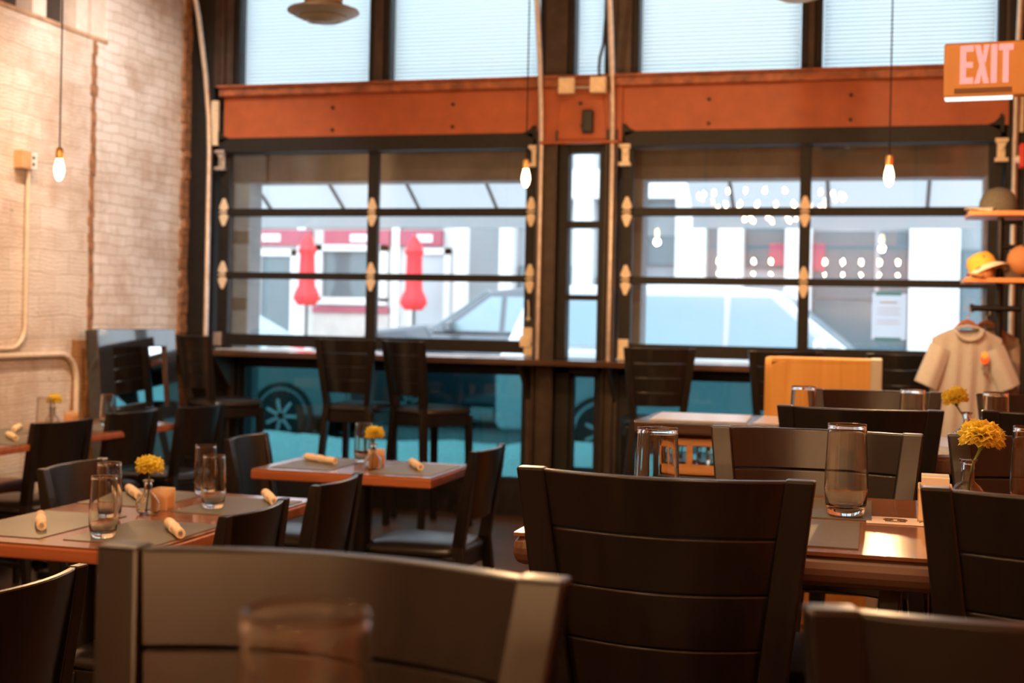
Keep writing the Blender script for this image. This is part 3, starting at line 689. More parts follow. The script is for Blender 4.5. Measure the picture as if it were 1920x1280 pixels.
def vase_with_flower(proto, x, y, z, rz, label, flabel, lean, fr, seed, hgt):
    v = proto((x, y, z + .0012), rz, label, 'vase', 'glass bud vases')
    f = tag(empty('carnation', (x, y, z + .0095), 0), flabel, 'flower', 'yellow carnations')
    lx, ly = lean
    base = Vector((-.003, -.004, 0)); tipv = Vector((lx, ly, hgt))
    pts = [base, Vector((lx * .15, ly * .15, .055)), Vector((lx * .35, ly * .35, .085)), tipv * .9 + Vector((0, 0, 0)), tipv]
    ob(MB().tube(pts, [.0022, .0022, .0024, .0028, .003], 8), 'stem', M['stem'], f, smooth=50)
    dr = (pts[-1] - pts[-2]).normalized(); q = Vector((0, 0, 1)).rotation_difference((dr + Vector((0, 0, .35))).normalized())
    c = ob(MB().lathe([(.003, -.012), (.007, -.004), (.0085, .008), (.0105, .018)], 12), 'calyx', M['stem'], f, smooth=50); c.location = tipv; c.rotation_mode = 'QUATERNION'; c.rotation_quaternion = q
    b = ob(flower_mesh(fr, seed), 'blossom', M['petal'], f, smooth=70); b.location = tipv + (q @ Vector((0, 0, .012))); b.rotation_mode = 'QUATERNION'; b.rotation_quaternion = q
    return f
pb, _ = make_vase('bulb'); bulbv = Kind(pb)
vase_with_flower(bulbv, .178, 2.60, ZH, 0, 'round glass bud vase nearest the camera on the middle high table', 'large sharp yellow carnation leaning right over the middle high table', (.022, .004), .041, 1, .124)
vase_with_flower(bulbv, .270, 4.05, ZH, 1, 'round glass bud vase on the far high table', 'yellow carnation farther back, leaning left beneath the hanging t-shirt', (-.030, .0), .037, 2, .122)
vase_with_flower(bulbv, -2.125, 3.575, .75, 2, 'glass bud vase on the four-seat table', 'yellow carnation standing on the four-seat table', (.004, 0), .043, 3, .122)
vase_with_flower(bulbv, -1.935, 4.965, .75, 2, 'glass bud vase on the small table', 'yellow carnation on the small table in front of window stools', (.003, 0), .038, 4, .122)
vase_with_flower(bulbv, -4.155, 6.03, .75, 2, 'glass bud vase on the wall table', 'small yellow carnation by the left brick wall', (.004, 0), .038, 5, .120)

# placemats
def make_mat(w, d): return ob(MB().box(-w / 2, -d / 2, 0, w / 2, d / 2, .002), 'placemat', M['placemat'])
pmk = Kind(make_mat(.40, .29)); GP = 'grey placemats'
def pm_(x, y, z, rz, label, sx=1, sy=1): return pmk((x, y, z + .0004), rz, label, 'placemat', GP, (sx, sy, 1))
pm_(-1.95, 3.275, .75, R(90), 'grey placemat at near right corner of the four-seat table', .95, .95)
pm_(-1.945, 3.82, .75, R(90), 'grey placemat at far right corner of the four-seat table', .92, .95)
pm_(-2.295, 3.29, .75, R(90), 'grey placemat at near left corner of the four-seat table', 1.08, .97)
pm_(-2.31, 3.87, .75, R(90), 'grey placemat at far left corner of the four-seat table', .92, .95)
pm_(-2.20, 5.03, .75, R(90), 'grey placemat on the left half of the small table', .98, .90)
pm_(-1.775, 5.03, .75, R(90), 'grey placemat on the right half of the small table', .98, .90)
pm_(-3.90, 5.33, .75, R(90), 'grey placemat on the wall table under a napkin roll', 1, 1.05)
pm_(-3.92, 6.13, .75, R(90), 'grey placemat on the wall table under the tumbler nearest the black mirror', 1, 1.05)
pm_(-4.17, 5.65, .75, R(90), 'grey placemat at the wall side of the wall table', 1, .9)
pm_(-.215, 2.265, ZH, 0, 'dark grey placemat on the middle high table, in front of the central stool', 1.0, 1.0)
pm_(-.195, 2.575, ZH, 0, 'dark grey placemat on the middle high table under the tall tumbler', 1.0, .95)
pm_(.02, 3.90, ZH, 0, 'placemat on the far high table', 1.0, .9)

# napkin rolls
def make_napkin():
    r = empty('napkin_roll'); m = MB()
    m.tube([(-.10, 0, .0145), (-.06, 0, .0145), (-.012, 0, .0135), (.012, 0, .0135), (.06, 0, .0155), (.10, 0, .0155)], [.0135, .0145, .0125, .0125, .0155, .0140], 14)
    m.tube([(-.102, .004, .0175), (-.03, .005, .0185), (.04, .004, .019), (.096, .003, .019)], [.0075, .0095, .0095, .0075], 10)
    ob(m, 'napkin', M['napkin'], r, smooth=60)
    ob(MB().tube([(-.012, .001, .0158), (.012, .001, .0158)], [.0160, .0160], 16), 'paper_band', M['card'], r, smooth=60)
    ob(MB().tube([(-.1035, .001, .0165), (-.095, .001, .0165)], .006, 10), 'cutlery_end', M['galv'], r)
    return r
nap = Kind(make_napkin()); GN = 'rolled napkins'
def nk(x, y, z, rz, label): return nap((x, y, z + .0026), R(rz), label, 'napkin', GN)
nk(-2.275, 3.255, .75, 126, 'cream napkin roll on the four-seat table with open dark end facing the camera, at left')
nk(-1.865, 3.28, .75, 129, 'cream napkin roll in front of the orange candle cup on the four-seat table')
nk(-1.90, 3.95, .75, 124, 'cream napkin roll beside the nearer right chair of the four-seat table')
nk(-2.36, 3.88, .75, 131, 'cream napkin roll behind the carnation on the four-seat table')
nk(-2.215, 5.08, .75, 150, 'cream napkin roll at left on the small table')
nk(-1.785, 5.06, .75, 120, 'cream napkin roll at right on the small table')
nk(-3.90, 5.34, .75, 136, 'cream napkin roll lying on the wall table nearest the camera')
nk(-4.15, 5.72, .75, 118, 'white napkin roll on the wall table beside the leather bench')

# caddies, candle cups, cards
def make_caddy():
    r = empty('sugar_caddy')
    m = MB().box(-.045, -.03, 0, .045, .03, .006)
    for a in ((-.045, -.03, .045, -.026), (-.045, .026, .045, .03), (-.045, -.03, -.041, .03), (.041, -.03, .045, .03)): m.box(a[0], a[1], 0, a[2], a[3], .062)
    ob(m, 'holder', M['caddy'], r, bevel=.002)
    for k in range(9):
        x = -.034 + k * .0085
        ob(MB().obox((x, 0, .046), (.0025, .024, .034), Matrix.Rotation(R(random.uniform(-5, 5)), 3, 'Y')), 'packet', (M['packet'], M['packet2'], M['packet'], M['packetb'])[k % 4], r)
    return r
cad = Kind(make_caddy())
cad((.115, 2.50, ZH + .001), R(88), 'cream sugar caddy full of packets behind the right stool on the middle high table', 'caddy')
def candle(x, y, z, lab):
    t = tag(empty('candle_cup', (x, y, z + .001)), lab, 'candle holder')
    cupm = MB().box(-.027, -.027, 0, .027, .027, .006)
    for b in ((-.027, -.027, .027, -.023), (-.027, .023, .027, .027), (-.027, -.023, -.023, .023), (.023, -.023, .027, .023)): cupm.box(b[0], b[1], .006, b[2], b[3], .068)
    ob(cupm, 'cup', M['amber'], t, bevel=.002)
    ob(MB().box(-.0225, -.0225, .006, .0225, .0225, .045), 'wax', M['caddy'], t)
candle(-2.125, 3.665, .75, 'square orange candle cup beside the carnation on the four-seat table')
candle(-4.16, 6.20, .75, 'square peach candle cup on the wall table')
candle(-1.965, 5.08, .75, 'square orange candle cup behind the vase on the small table')
def cardm(x, y, z, rz, w, d, lab, print_=False):
    c = tag(empty('printed_card', (x, y, z + .0006), R(rz)), lab, 'card')
    ob(MB().box(-w / 2, -d / 2, 0, w / 2, d / 2, .0012), 'card_sheet', M['card'], c)
    if print_:
        m = MB()
        for s in (-1, 1):
            m.tube([(s * .004, 0, .0015), (s * .012, .010, .0015), (s * .020, .004, .0015), (s * .015, -.006, .0015), (s * .008, -.010, .0015)], .0016, 6)
            m.tube([(s * .040, .010, .0015), (s * .045, .0, .0015), (s * .041, -.012, .0015)], .0007, 5)
        m.tube([(-.018, .014, .0015), (0, .017, .0015), (.018, .014, .0015)], .0014, 6).tube([(-.018, -.014, .0015), (0, -.017, .0015), (.018, -.014, .0015)], .0014, 6)
        ob(m, 'ornament_print', M['ink'], c)
cardm(.046, 2.455, ZH, 0, .100, .085, 'cream card with brown ornament lying beside the tall tumbler on the middle high table', True)
cardm(-2.035, 3.69, .75, 30, .09, .07, 'small cream card beside the orange candle cup')

# service table with menus and crate
sv = tag(empty('service_table', (-.3, 5.1, 0)), 'wooden service table topped with white menus, left of the host stand', 'table')
ob(MB().box(-.55, -.26, .955, .50, .26, 1.0), 'table_top', wood('service_table_wood', (.05, .028, .018), (.09, .048, .03), .25, 0, 3, coat=.3), sv, bevel=.006)
ob(MB().box(-.50, -.22, .765, .46, .22, .795), 'shelf', M['espresso'], sv, bevel=.003)
for sx in (-.48, .44):
    for sy in (-.2, .2): ob(MB().box(sx - .02, sy - .02, 0, sx + .02, sy + .02, .955), 'leg', M['espresso'], sv, bevel=.003)
for x, w, lab, rz in ((-.63, .36, 'white menu sheet at the left end of the service table', 2), (-.235, .36, 'white menu sheet on the service table behind the black stools', -1)):
    mn = tag(ob(MB().box(-w / 2, -.20, 0, w / 2, .20, .004), 'menu', M['menu']), lab, 'menu', 'menus on the service table'); mn.location = (x, 5.10, 1.0008); mn.rotation_euler = (0, 0, R(rz))
cr_ = tag(empty('wooden_crate', (-.60, 4.98, .7955)), 'small orange wooden crate with handle slots on the shelf under the white menus', 'crate')
k = MB().box(-.145, -.10, 0, .145, .10, .012)
for y in (-.10, .088):
    k.box(-.145, y, .0, .145, y + .012, .045).box(-.145, y, .115, .145, y + .012, .14)
for x in (-.145, .130): k.box(x, -.1, 0, x + .015, .1, .14)
k.box(-.06, -.10, .045, -.035, -.088, .115).box(.06, -.1, .045, .085, -.088, .115)
ob(k, 'crate_box', M['crate'], cr_, bevel=.002)
for k, (x, y) in enumerate(((-.09, 0), (-.01, .01), (.03, -.02), (.105, .02))):
    t = tag(ob(MB().lathe([(0, 0), (.022, 0), (.026, .01), (.026, .085), (.024, .095), (.022, .095), (.023, .085), (.023, .012), (0, .01)], 20), 'glass_jar', M['glass'], smooth=50), 'small clear glass jar standing inside the wooden crate', 'jar', 'glass jars in the crate')
    t.location = (-.60 + x, 4.98 + y, .8085)

# oak host stand
hs = tag(empty('host_stand', (-.2, 6.3, 0)), 'golden oak host stand with rounded left panel in front of the right glass door', 'host stand')
rp = [(-.16, 0), (.16, 0), (.16, 1.17)]
for k in range(9):
    a = R(90 * k / 8); rp.append((.16 - .05 + .05 * math.cos(a), 1.165 + .05 * math.sin(a)))
for k in range(9):
    a = R(90 + 90 * k / 8); rp.append((-.16 + .05 + .05 * math.cos(a), 1.165 + .05 * math.sin(a)))
ob(MB().prism(rp, -.275, -.245, 'x'), 'side_panel', M['oak'], hs, bevel=.005)
fp = [(-.275, 0), (-.18, 0), (-.18, 1.20), (-.20, 1.20), (-.235, 1.19), (-.26, 1.165), (-.275, 1.13)]
ob(MB().prism(fp, -.165, -.145), 'corner_panel', M['oak'], hs, bevel=.004)
ob(MB().box(-.20, -.16, 0, .195, -.14, 1.195).box(-.245, -.16, 1.195, .195, .16, 1.215).box(-.245, .13, 0, .195, .15, 1.195), 'cabinet_body', M['oak'], hs, bevel=.003)
ob(MB().box(.195, -.165, 0, .245, .165, 1.218), 'end_panel', M['oakend'], hs, bevel=.004)

# ================================================================== LEFT WALL THINGS
pf = tag(empty('wall_mirror', (-4.66, 7.78, 0)), 'tall black framed mirror leaning against the brick wall, street reflected in it', 'mirror')
A = Matrix.Rotation(R(80), 3, 'Z') @ Matrix.Rotation(R(-6), 3, 'X')
def fadd(m, x0, y0, z0, x1, y1, z1):
    m.obox(A @ Vector(((x0 + x1) / 2, (y0 + y1) / 2, (z0 + z1) / 2)), ((x1 - x0) / 2, (y1 - y0) / 2, (z1 - z0) / 2), A); return m
m = MB()
for b in ((-.38, -.05, .004, -.24, .05, 1.25), (.28, -.05, .004, .38, .05, 1.25), (-.25, -.05, 1.13, .29, .05, 1.25), (-.25, -.05, .004, .29, .05, .72)): fadd(m, *b)
ob(m, 'frame', M['frameblack'], pf, bevel=.004)
m = MB(); fadd(m, -.26, -.025, .70, .30, -.018, 1.15); ob(m, 'mirror_glass', mat('silvered_glass', (.62, .64, .66), .03, 1.0), pf)

# outlet box and conduits
obx = tag(empty('outlet_box', (XL, 6.83, 2.26)), 'tan metal outlet box on the brick wall behind the left pendant bulb', 'electrical box')
ob(MB().box(0, -.085, -.055, .065, .005, .055), 'box_body', M['outletbox'], obx, bevel=.005)
ob(MB().box(0, .006, -.05, .05, .075, .05), 'outlet_plate', M['white'], obx, bevel=.004)
ob(MB().lathe([(.012, 0), (.012, .003)], 10, (.05, .04, .02), 'x').lathe([(.012, 0), (.012, .003)], 10, (.05, .04, -.02), 'x'), 'socket', M['blackplastic'], obx)
def arc_y(y0, z0, y1, z1, cy_, cz_, n=8):
    r = math.hypot(y0 - cy_, z0 - cz_); a0 = math.atan2(z0 - cz_, y0 - cy_); a1 = math.atan2(z1 - cz_, y1 - cy_)
    while a1 - a0 > math.pi: a1 -= 2 * math.pi
    while a1 - a0 < -math.pi: a1 += 2 * math.pi
    return [(XL + .022, cy_ + r * math.cos(a0 + (a1 - a0) * i / n), cz_ + r * math.sin(a0 + (a1 - a0) * i / n)) for i in range(n + 1)]
x = XL + .022
p = [(x, 6.86, 2.205), (x, 6.86, 1.27)] + arc_y(6.86, 1.27, 6.72, 1.13, 6.72, 1.27)[1:] + [(x, 4.6, 1.13)]
tag(ob(MB().tube(p, .014, 10), 'conduit', M['conduit'], smooth=40), 'painted conduit dropping from the outlet box and bending left', 'pipe')
p = [(x, 4.6, 1.085), (x, 7.22, 1.085)] + arc_y(7.22, 1.085, 7.40, .905, 7.22, .905)[1:] + [(x, 7.40, .02)]
tag(ob(MB().tube(p, .019, 10), 'conduit', M['conduit'], smooth=40), 'thicker painted conduit running along the wall and bending down beside the black mirror', 'pipe')

# ================================================================== LAMPS
def make_pendant():
    r = empty('pendant_lamp')           # origin at the tip of the bulb
    ob(MB().lathe([(0, 0), (.008, .003), (.017, .018), (.0225, .042), (.021, .064), (.015, .086), (.0125, .098), (0, .099)], 24), 'bulb', M['bulb'], r, smooth=60)
    ob(MB().lathe([(0, .096), (.0165, .097), (.0175, .110), (.0175, .135), (.015, .145), (.008, .150), (0, .151)], 20), 'socket', M['brass'], r, smooth=50)
    return r
pen = Kind(make_pendant())
def pendant(x, y, z, lab):
    p = pen((x, y, z), 0, lab, 'lamp', 'pendant bulbs')
    o = ob(MB().tube([(0, 0, .15), (0, 0, ZC - z)], .0035, 8), 'cord', M['wire'], p)
    l = bpy.data.lights.new('bulb_light', 'POINT'); l.energy = 16; l.color = WARM; l.shadow_soft_size = .028
    lo = bpy.data.objects.new('bulb_light', l); C.objects.link(lo); lo.parent = p; lo.location = (0, 0, -.02)
pendant(-3.53, 5.13, 1.945, 'bare filament bulb hanging by the left brick wall')
pendant(-1.775, 6.67, 2.06, 'bare filament bulb hanging before the right edge of the left glass door')
pendant(.06, 6.45, 2.03, 'bare filament bulb hanging before the right glass door')
def diffuser(x, y, z, lab):
    t = tag(empty('air_diffuser', (x, y, z)), lab, 'ceiling vent')
    ob(MB().lathe([(.095, ZC - z), (.095, .085)], 28), 'duct', mat('brown_duct', (.24, .16, .10), .5, .3), t, smooth=40)
    ob(MB().lathe([(.10, .085), (.175, .058), (.178, .050), (.135, .026), (.10, .030)], 36), 'outer_cone', M['diffuser'], t, smooth=40)
    ob(MB().lathe([(.115, .040), (.118, .020), (.085, .004), (.07, .012)], 36), 'middle_cone', M['diffuser'], t, smooth=40)
    ob(MB().lathe([(.072, .020), (.072, .008), (.05, -.004), (0, -.004)], 36), 'inner_cone', M['diffuser'], t, smooth=40)
diffuser(-2.65, 6.0, 2.815, 'round stepped metal air diffuser hanging before the upper left window')
diffuser(-.35, 6.0, 2.825, 'round metal air diffuser just touching the top edge of the picture')

# chandelier (seen mirrored in the right glass door) and the bulbs over the back bar
ch = tag(empty('chandelier', (-1.19, 2.0, 2.60)), 'two-tier ring chandelier of candle bulbs reflected in the right glass door', 'chandelier')
for rr, zz, nb in ((.84, .16, 24), (.62, .02, 18), (.30, -.10, 8)):
    ring = MB(); n = 48
    ring.tube([(rr * math.cos(2 * math.pi * i / n), rr * math.sin(2 * math.pi * i / n), zz) for i in range(n + 1)], .014, 8)
    ob(ring, 'ring', M['wire'], ch, smooth=40)
    for i in range(nb):
        a = 2 * math.pi * i / nb; x, y = rr * math.cos(a), rr * math.sin(a)
        ob(MB().lathe([(.013, .0), (.013, .07)], 10, (x, y, zz)), 'candle_sleeve', M['cream'], ch)
        ob(MB().lathe([(0, .07), (.012, .075), (.017, .095), (.012, .118), (0, .138)], 10, (x, y, zz)), 'candle_bulb', M['candle'], ch)
for k in range(4):
    a = math.pi / 4 + k * math.pi / 2
    ob(MB().tube([(.84 * math.cos(a), .84 * math.sin(a), .16), (.62 * math.cos(a), .62 * math.sin(a), .02), (.3 * math.cos(a), .3 * math.sin(a), -.1)], .006, 6).tube([(.84 * math.cos(a), .84 * math.sin(a), .16), (0, 0, ZC - 2.60)], .005, 6), 'chain', M['wire'], ch)
lb = tag(empty('light_bar', (-1.0, -3.0, 2.24)), 'row of paired bulbs over the back bar, mirrored in the right glass door', 'lamp')
ob(MB().box(-1.75, -.03, .30, 1.75, .03, .34).box(-1.6, -.02, .34, -1.56, .02, ZC - 2.24).box(1.56, -.02, .34, 1.6, .02, ZC - 2.24), 'rail', M['wire'], lb)
for i in range(13):
    x = -1.62 + i * .27
    ob(MB().tube([(x, 0, .30), (x, 0, .14)], .004, 6), 'cord', M['wire'], lb)
    ob(MB().lathe([(0, -.03), (.025, -.01), (.032, .02), (.025, .05), (0, .065)], 12, (x, 0, .08)), 'bulb', M['candle'], lb)
    ob(MB().lathe([(0, -.02), (.018, -.01), (.022, .01), (0, .04)], 12, (x, 0, -.10)), 'bulb', M['candle'], lb)
# recessed ceiling spots
def spot(x, y, tx, ty, tz, e, lab, ang=70, col=(1, .62, .31)):
    t = tag(empty('ceiling_spot', (x, y, ZC)), lab, 'lamp', 'ceiling spots')
    ob(MB().lathe([(.06, 0), (.06, -.16), (.055, -.16), (.055, -.01)], 20), 'housing', M['wire'], t, smooth=40)
    l = bpy.data.lights.new('spot_light', 'SPOT'); l.energy = e; l.color = col; l.spot_size = R(ang); l.spot_blend = .8; l.shadow_soft_size = .05
    lo = bpy.data.objects.new('spot_light', l); C.objects.link(lo); lo.parent = t; lo.location = (0, 0, -.17)
    lo.rotation_euler = (Vector((tx, ty, tz)) - Vector((x, y, ZC - .17))).to_track_quat('-Z', 'Y').to_euler()
spot(-3.6, 4.9, -4.95, 5.6, 2.2, 270, 'ceiling spot aimed at the near part of the brick wall', 75)
spot(-3.5, 6.3, -4.95, 8.1, 1.9, 220, 'added fill spot aimed at the painted brick beside the window', 70, (1, .86, .74))  # added fill, makes up for weak daylight on this stretch of brick
spot(-.1, .9, .1, 2.9, 1.0, 70, 'ceiling spot aimed at the middle high table', 60)
spot(-1.6, -.6, -.5, 1.2, 1.0, 25, 'ceiling spot aimed at the foreground stool', 60)
spot(-.4, 4.0, -.3, 8.8, 2.4, 150, 'ceiling spot aimed at the orange beam', 80)
spot(-3.0, 4.2, -3.0, 8.8, 2.5, 70, 'ceiling spot aimed at the left glass door', 80)
spot(-.9, 2.4, -2.2, 3.5, .7, 150, 'ceiling spot aimed at the four-seat table', 60)
spot(-.2, 5.0, .4, 7.2, 1.3, 60, 'ceiling spot aimed at the shirt rack', 55, (1, .82, .64))

# ================================================================== RIGHT SIDE THINGS
ex = tag(empty('exit_sign', (.331, 4.6, 2.222), R(-5)), 'tan exit sign with glowing pink letters at upper right', 'sign'); ex.scale = (.8, 1, 1)
ob(MB().box(-.148, -.025, -.088, .20, .025, .092), 'sign_body', M['exitbody'], ex, bevel=.008, seg=3)
ob(MB().box(-.105, -.029, -.076, .118, -.024, -.060), 'slot', mat('brown_slot', (.20, .09, .03), .6), ex)
ob(MB().box(-.142, -.022, -.094, .122, .022, -.0875), 'downlight_lens', M['lens'], ex)
ob(MB().tube([(.19, 0, .06), (.70, 0, .06)], .012, 10), 'bracket', M['galv'], ex)
lt = MB(); y0, y1 = -.0285, -.0245; zb, zt = -.045, .081
def L_(poly): lt.prism(poly, y0, y1)
def rect(x0, z0, x1, z1): L_([(x0, z0), (x1, z0), (x1, z1), (x0, z1)])
rect(-.084, zb, -.060, zt); rect(-.060, zt - .020, -.032, zt); rect(-.060, .008, -.034, .026); rect(-.060, zb, -.032, zb + .020)
L_([(-.028, zt), (-.006, zt), (.030, zb), (.008, zb)]); 
L_([(.008, zt), (.029, zt), (.0165, .022), (.004, .030)]); L_([(-.028, zb), (-.006, zb), (.004, .010), (-.006, .018)])
rect(.036, zb, .060, zt); rect(.066, zt - .020, .122, zt); rect(.082, zb, .105, zt - .020)
ob(lt, 'exit_letters', M['exitletter'], ex)

fa = tag(empty('fire_alarm', (.90, 8.58, 2.43)), 'red fire alarm horn on the right wall under the exit sign', 'alarm')
ob(MB().box(-.055, -.055, -.075, 0, .055, .075), 'alarm_body', M['red'], fa, bevel=.012)
ob(MB().lathe([(.025, 0), (.022, -.02), (.0, -.03)], 14, (-.055, .0, -.02), 'x'), 'strobe', M['white'], fa, smooth=50)

# pipe rack with two shelves
rk = tag(empty('pipe_shelf_rack', (.62, 7.35, 0)), 'black iron pipe rack with two orange wooden shelves by the right wall', 'shelf')
ob(MB().tube([(.02, 0, 0), (.02, 0, 2.0)], .018, 10).tube([(.135, -.10, 0), (.135, -.10, 2.36), (.26, -.10, 2.36)], .017, 10).tube([(.02, 0, 1.80), (.26, 0, 1.80)], .014, 10).tube([(.02, 0, 1.93), (.26, 0, 1.93)], .012, 10), 'pipe_frame', M['pipe'], rk, smooth=40)
ob(MB().tube([(-.12, -.06, 1.475), (.27, -.06, 1.475)], .016, 10).lathe([(.022, 0), (.022, .02)], 12, (-.13, -.06, 1.475), 'x'), 'hanging_rail', M['pipe'], rk, smooth=40)
ob(MB().box(-.150, -.17, 1.955, .255, .17, 1.978), 'shelf_board', M['shelfwood'], rk, bevel=.003)
ob(MB().box(-.165, -.17, 1.608, .255, .17, 1.632), 'shelf_board', M['shelfwood'], rk, bevel=.003)

def cap(x, y, z, rz, mc, mb_, lab, k=1.0):
    c = tag(empty('cap', (x, y, z), R(rz)), lab, 'cap')
    dome = [(.088, 0), (.091, .02), (.086, .05), (.070, .078), (.045, .096), (.012, .104), (0, .104)]
    d_ = MB().lathe([(r * k, z_ * k * 1.08) for r, z_ in dome], 28)
    d_.lathe([(.009, .112), (0, .118)], 8)
    ob(d_, 'crown', mc, c, smooth=60)
    def brim(u, v):
        a = R(-62 + 124 * u); r0, r1 = .086 * k, (.086 + .072 * math.cos(a) ** .6) * k; r = r0 + (r1 - r0) * v
        return (r * math.sin(a), -r * math.cos(a) * 1.0, .012 - .022 * v * v * 0 - .02 * (math.sin(a) ** 2) * v + .004)
    ob(MB().sheet(brim, 12, 4, .004, (0, 0, 1)), 'brim', mb_, c, smooth=60)
    return c
cap(.625, 7.33, 1.979, -80, M['capolive'], M['capcream'], 'olive baseball cap with pale brim on the upper shelf', 1.08).scale = (1, 1, 1.1)
hat = tag(empty('bucket_hat', (.555, 7.27, 1.633), 0), 'mustard yellow hat with cream brim tilted on the lower shelf', 'hat')
hm = MB().lathe([(.075, .045), (.072, .10), (.058, .128), (.03, .138), (0, .139)], 24); o = ob(hm, 'crown', M['capyellow'], hat, smooth=50); o.rotation_euler = (R(-12), R(-24), 0); o.location = (.02, 0, .0)
hm = MB().lathe([(.075, .046), (.10, .030), (.118, .012), (.116, .010), (.098, .026), (.074, .040)], 28, close=True); o = ob(hm, 'brim', M['capcream'], hat, smooth=50); o.rotation_euler = (R(-12), R(-24), 0); o.location = (.02, 0, .012)
cap(.548, 7.22, 1.6335, -70, M['caprust'], M['caprust'], 'folded tan cap under the mustard hat on the lower shelf', .55)
hat2 = cap(.745, 7.30, 1.633, 25, M['caprust'], M['capdark'], 'rust brown cap standing behind the pipe on the lower shelf', .9); hat2.rotation_euler = (R(72), 0, R(10)); hat2.location = (.745, 7.30, 1.72)
cap(.76, 7.42, 1.633, 20, M['capdark'], M['capdark'], 'dark brown cap at the back of the lower shelf', 1.0)

# t-shirt on a wooden hanger
def hanger(x, y, z, rz, w, lab):
    h = tag(empty('clothes_hanger', (x, y, z), R(rz)), lab, 'hanger')
    m = MB()
    def arm(u, v):
        t = -1 + 2 * u; return (t * w, -.009, .075 * (1 - abs(t) ** 1.8) - .02 + .026 * v * (1 - .3 * abs(t)))
    m.sheet(arm, 20, 1, .018, (0, 1, 0)); ob(m, 'hanger_body', M['hanger'], h, bevel=.003)
    pts = [(0, 0, .06), (0, 0, .10)] + [(.018 * math.sin(R(a)) , 0, .122 - .022 * math.cos(R(a))) for a in range(20, 250, 25)]
    ob(MB().tube(pts, .002, 6), 'hook', M['galv'], h)
    return h
def tee(x, y, z, rz, m_, lab, front=True, k=1.0):
    t = tag(empty('t_shirt', (x, y, z), R(rz)), lab, 'shirt')
    def body(sgn):
        def P(u, v):                      # u across, v down
            s = -1 + 2 * u; zz = -.02 - .60 * v
            sh = .20 + .015 * v; xx = s * sh
            drop = .065 * abs(s) ** 1.5 * (1 - v) ** 3
            neck = .055 * max(0, 1 - (abs(s) / .36) ** 2) * (1 - v) ** 8 * (1.0 if sgn < 0 else .35)
            bul = .045 * math.cos(s * 1.5) * (.6 + .4 * v) + .007 * math.sin(s * 15 + v * 2) * min(1, v * 2 + .1)
            return (xx, sgn * bul, zz - drop - neck)
        return P
    ob(MB().sheet(body(-1), 40, 24, .002, (0, -1, 0)).sheet(body(1), 40, 24, .002, (0, 1, 0)), 'shirt_body', m_, t, smooth=60)
    for s in (-1, 1):
        m = MB(); pts = []
        def slv(u, v, s=s):
            a = 2 * math.pi * u; c0 = Vector((s * .150, 0, -.135)); c1 = Vector((s * .238, -.02, -.335)); c = c0.lerp(c1, v)
            w = .078 + .006 * v; ax = Vector((.92 * s, 0, .38)); ay = Vector((0, 1, 0))
            return c + ax * math.cos(a) * w * .82 + ay * math.sin(a) * (.040 + .012 * v) + Vector((0, .004 * math.sin(a * 5), 0))
        m.sheet(slv, 24, 8, .001, (0, .2, 1)); ob(m, 'sleeve', m_, t, smooth=60)
    cl = MB(); cl.tube([(.076 * math.cos(R(a)), -.047 - .006 * math.sin(R(a)) + (.05 if math.sin(R(a)) > 0 else 0), -.040 + (.018 * math.sin(R(a)) if math.sin(R(a)) > 0 else .055 * math.sin(R(a)))) for a in range(0, 361, 15)], .007, 8)
    ob(cl, 'collar', m_, t, smooth=50)
    if front:
        e = ob(MB().lathe([(0, 0), (.026, .001), (.026, .004), (0, .0045)], 16, (.085, -.060, -.19), 'y'), 'flower_print', M['teeprint'], t)
        ob(MB().lathe([(0, 0), (.019, .001), (.019, .004), (0, .0045)], 12, (.083, -.062, -.168), 'y'), 'flower_tip', M['teeyellow'], e)
        ob(MB().box(.066, -.062, -.245, .104, -.055, -.232).box(.079, -.062, -.262, .092, -.055, -.245), 'print_band', mat('grey_print', (.2, .2, .2), .7), t)
    return t
tee(.475, 7.22, 1.40, 14, M['tee'], 'oatmeal t-shirt with orange flower print on the chest').scale = (.90, .9, 1)
hanger(.475, 7.225, 1.335, 14, .095, 'brown wooden hanger holding the oatmeal t-shirt')
tee(.585, 7.42, 1.40, 20, M['teedark'], 'brown t-shirt hanging behind the oatmeal one', False).scale = (.9, .9, 1)
hanger(.585, 7.425, 1.335, 20, .095, 'wooden hanger holding the brown t-shirt')

# notice on the right door glass
nt_ = tag(empty('paper_notice', (.10, 8.838, 1.435)), 'white paper notice taped to the right glass door with blue tape', 'notice')
ob(MB().box(-.108, 0, -.15, .108, .003, .148), 'sheet', M['paper'], nt_)
for z in (.148, -.150): ob(MB().box(-.085, -.002, z - .013, .075, .0005, z + .013), 'tape', M['tape'], nt_)
ob(MB().box(-.06, -.001, .085, .05, .001, .095).box(-.075, -.001, .05, .07, .001, .054).box(-.075, -.001, .03, .06, .001, .034).box(-.075, -.001, .01, .07, .001, .014).box(-.075, -.001, -.03, .06, .001, -.026).box(-.075, -.001, -.05, .07, .001, -.046), 'print_lines', M['greyink'], nt_)

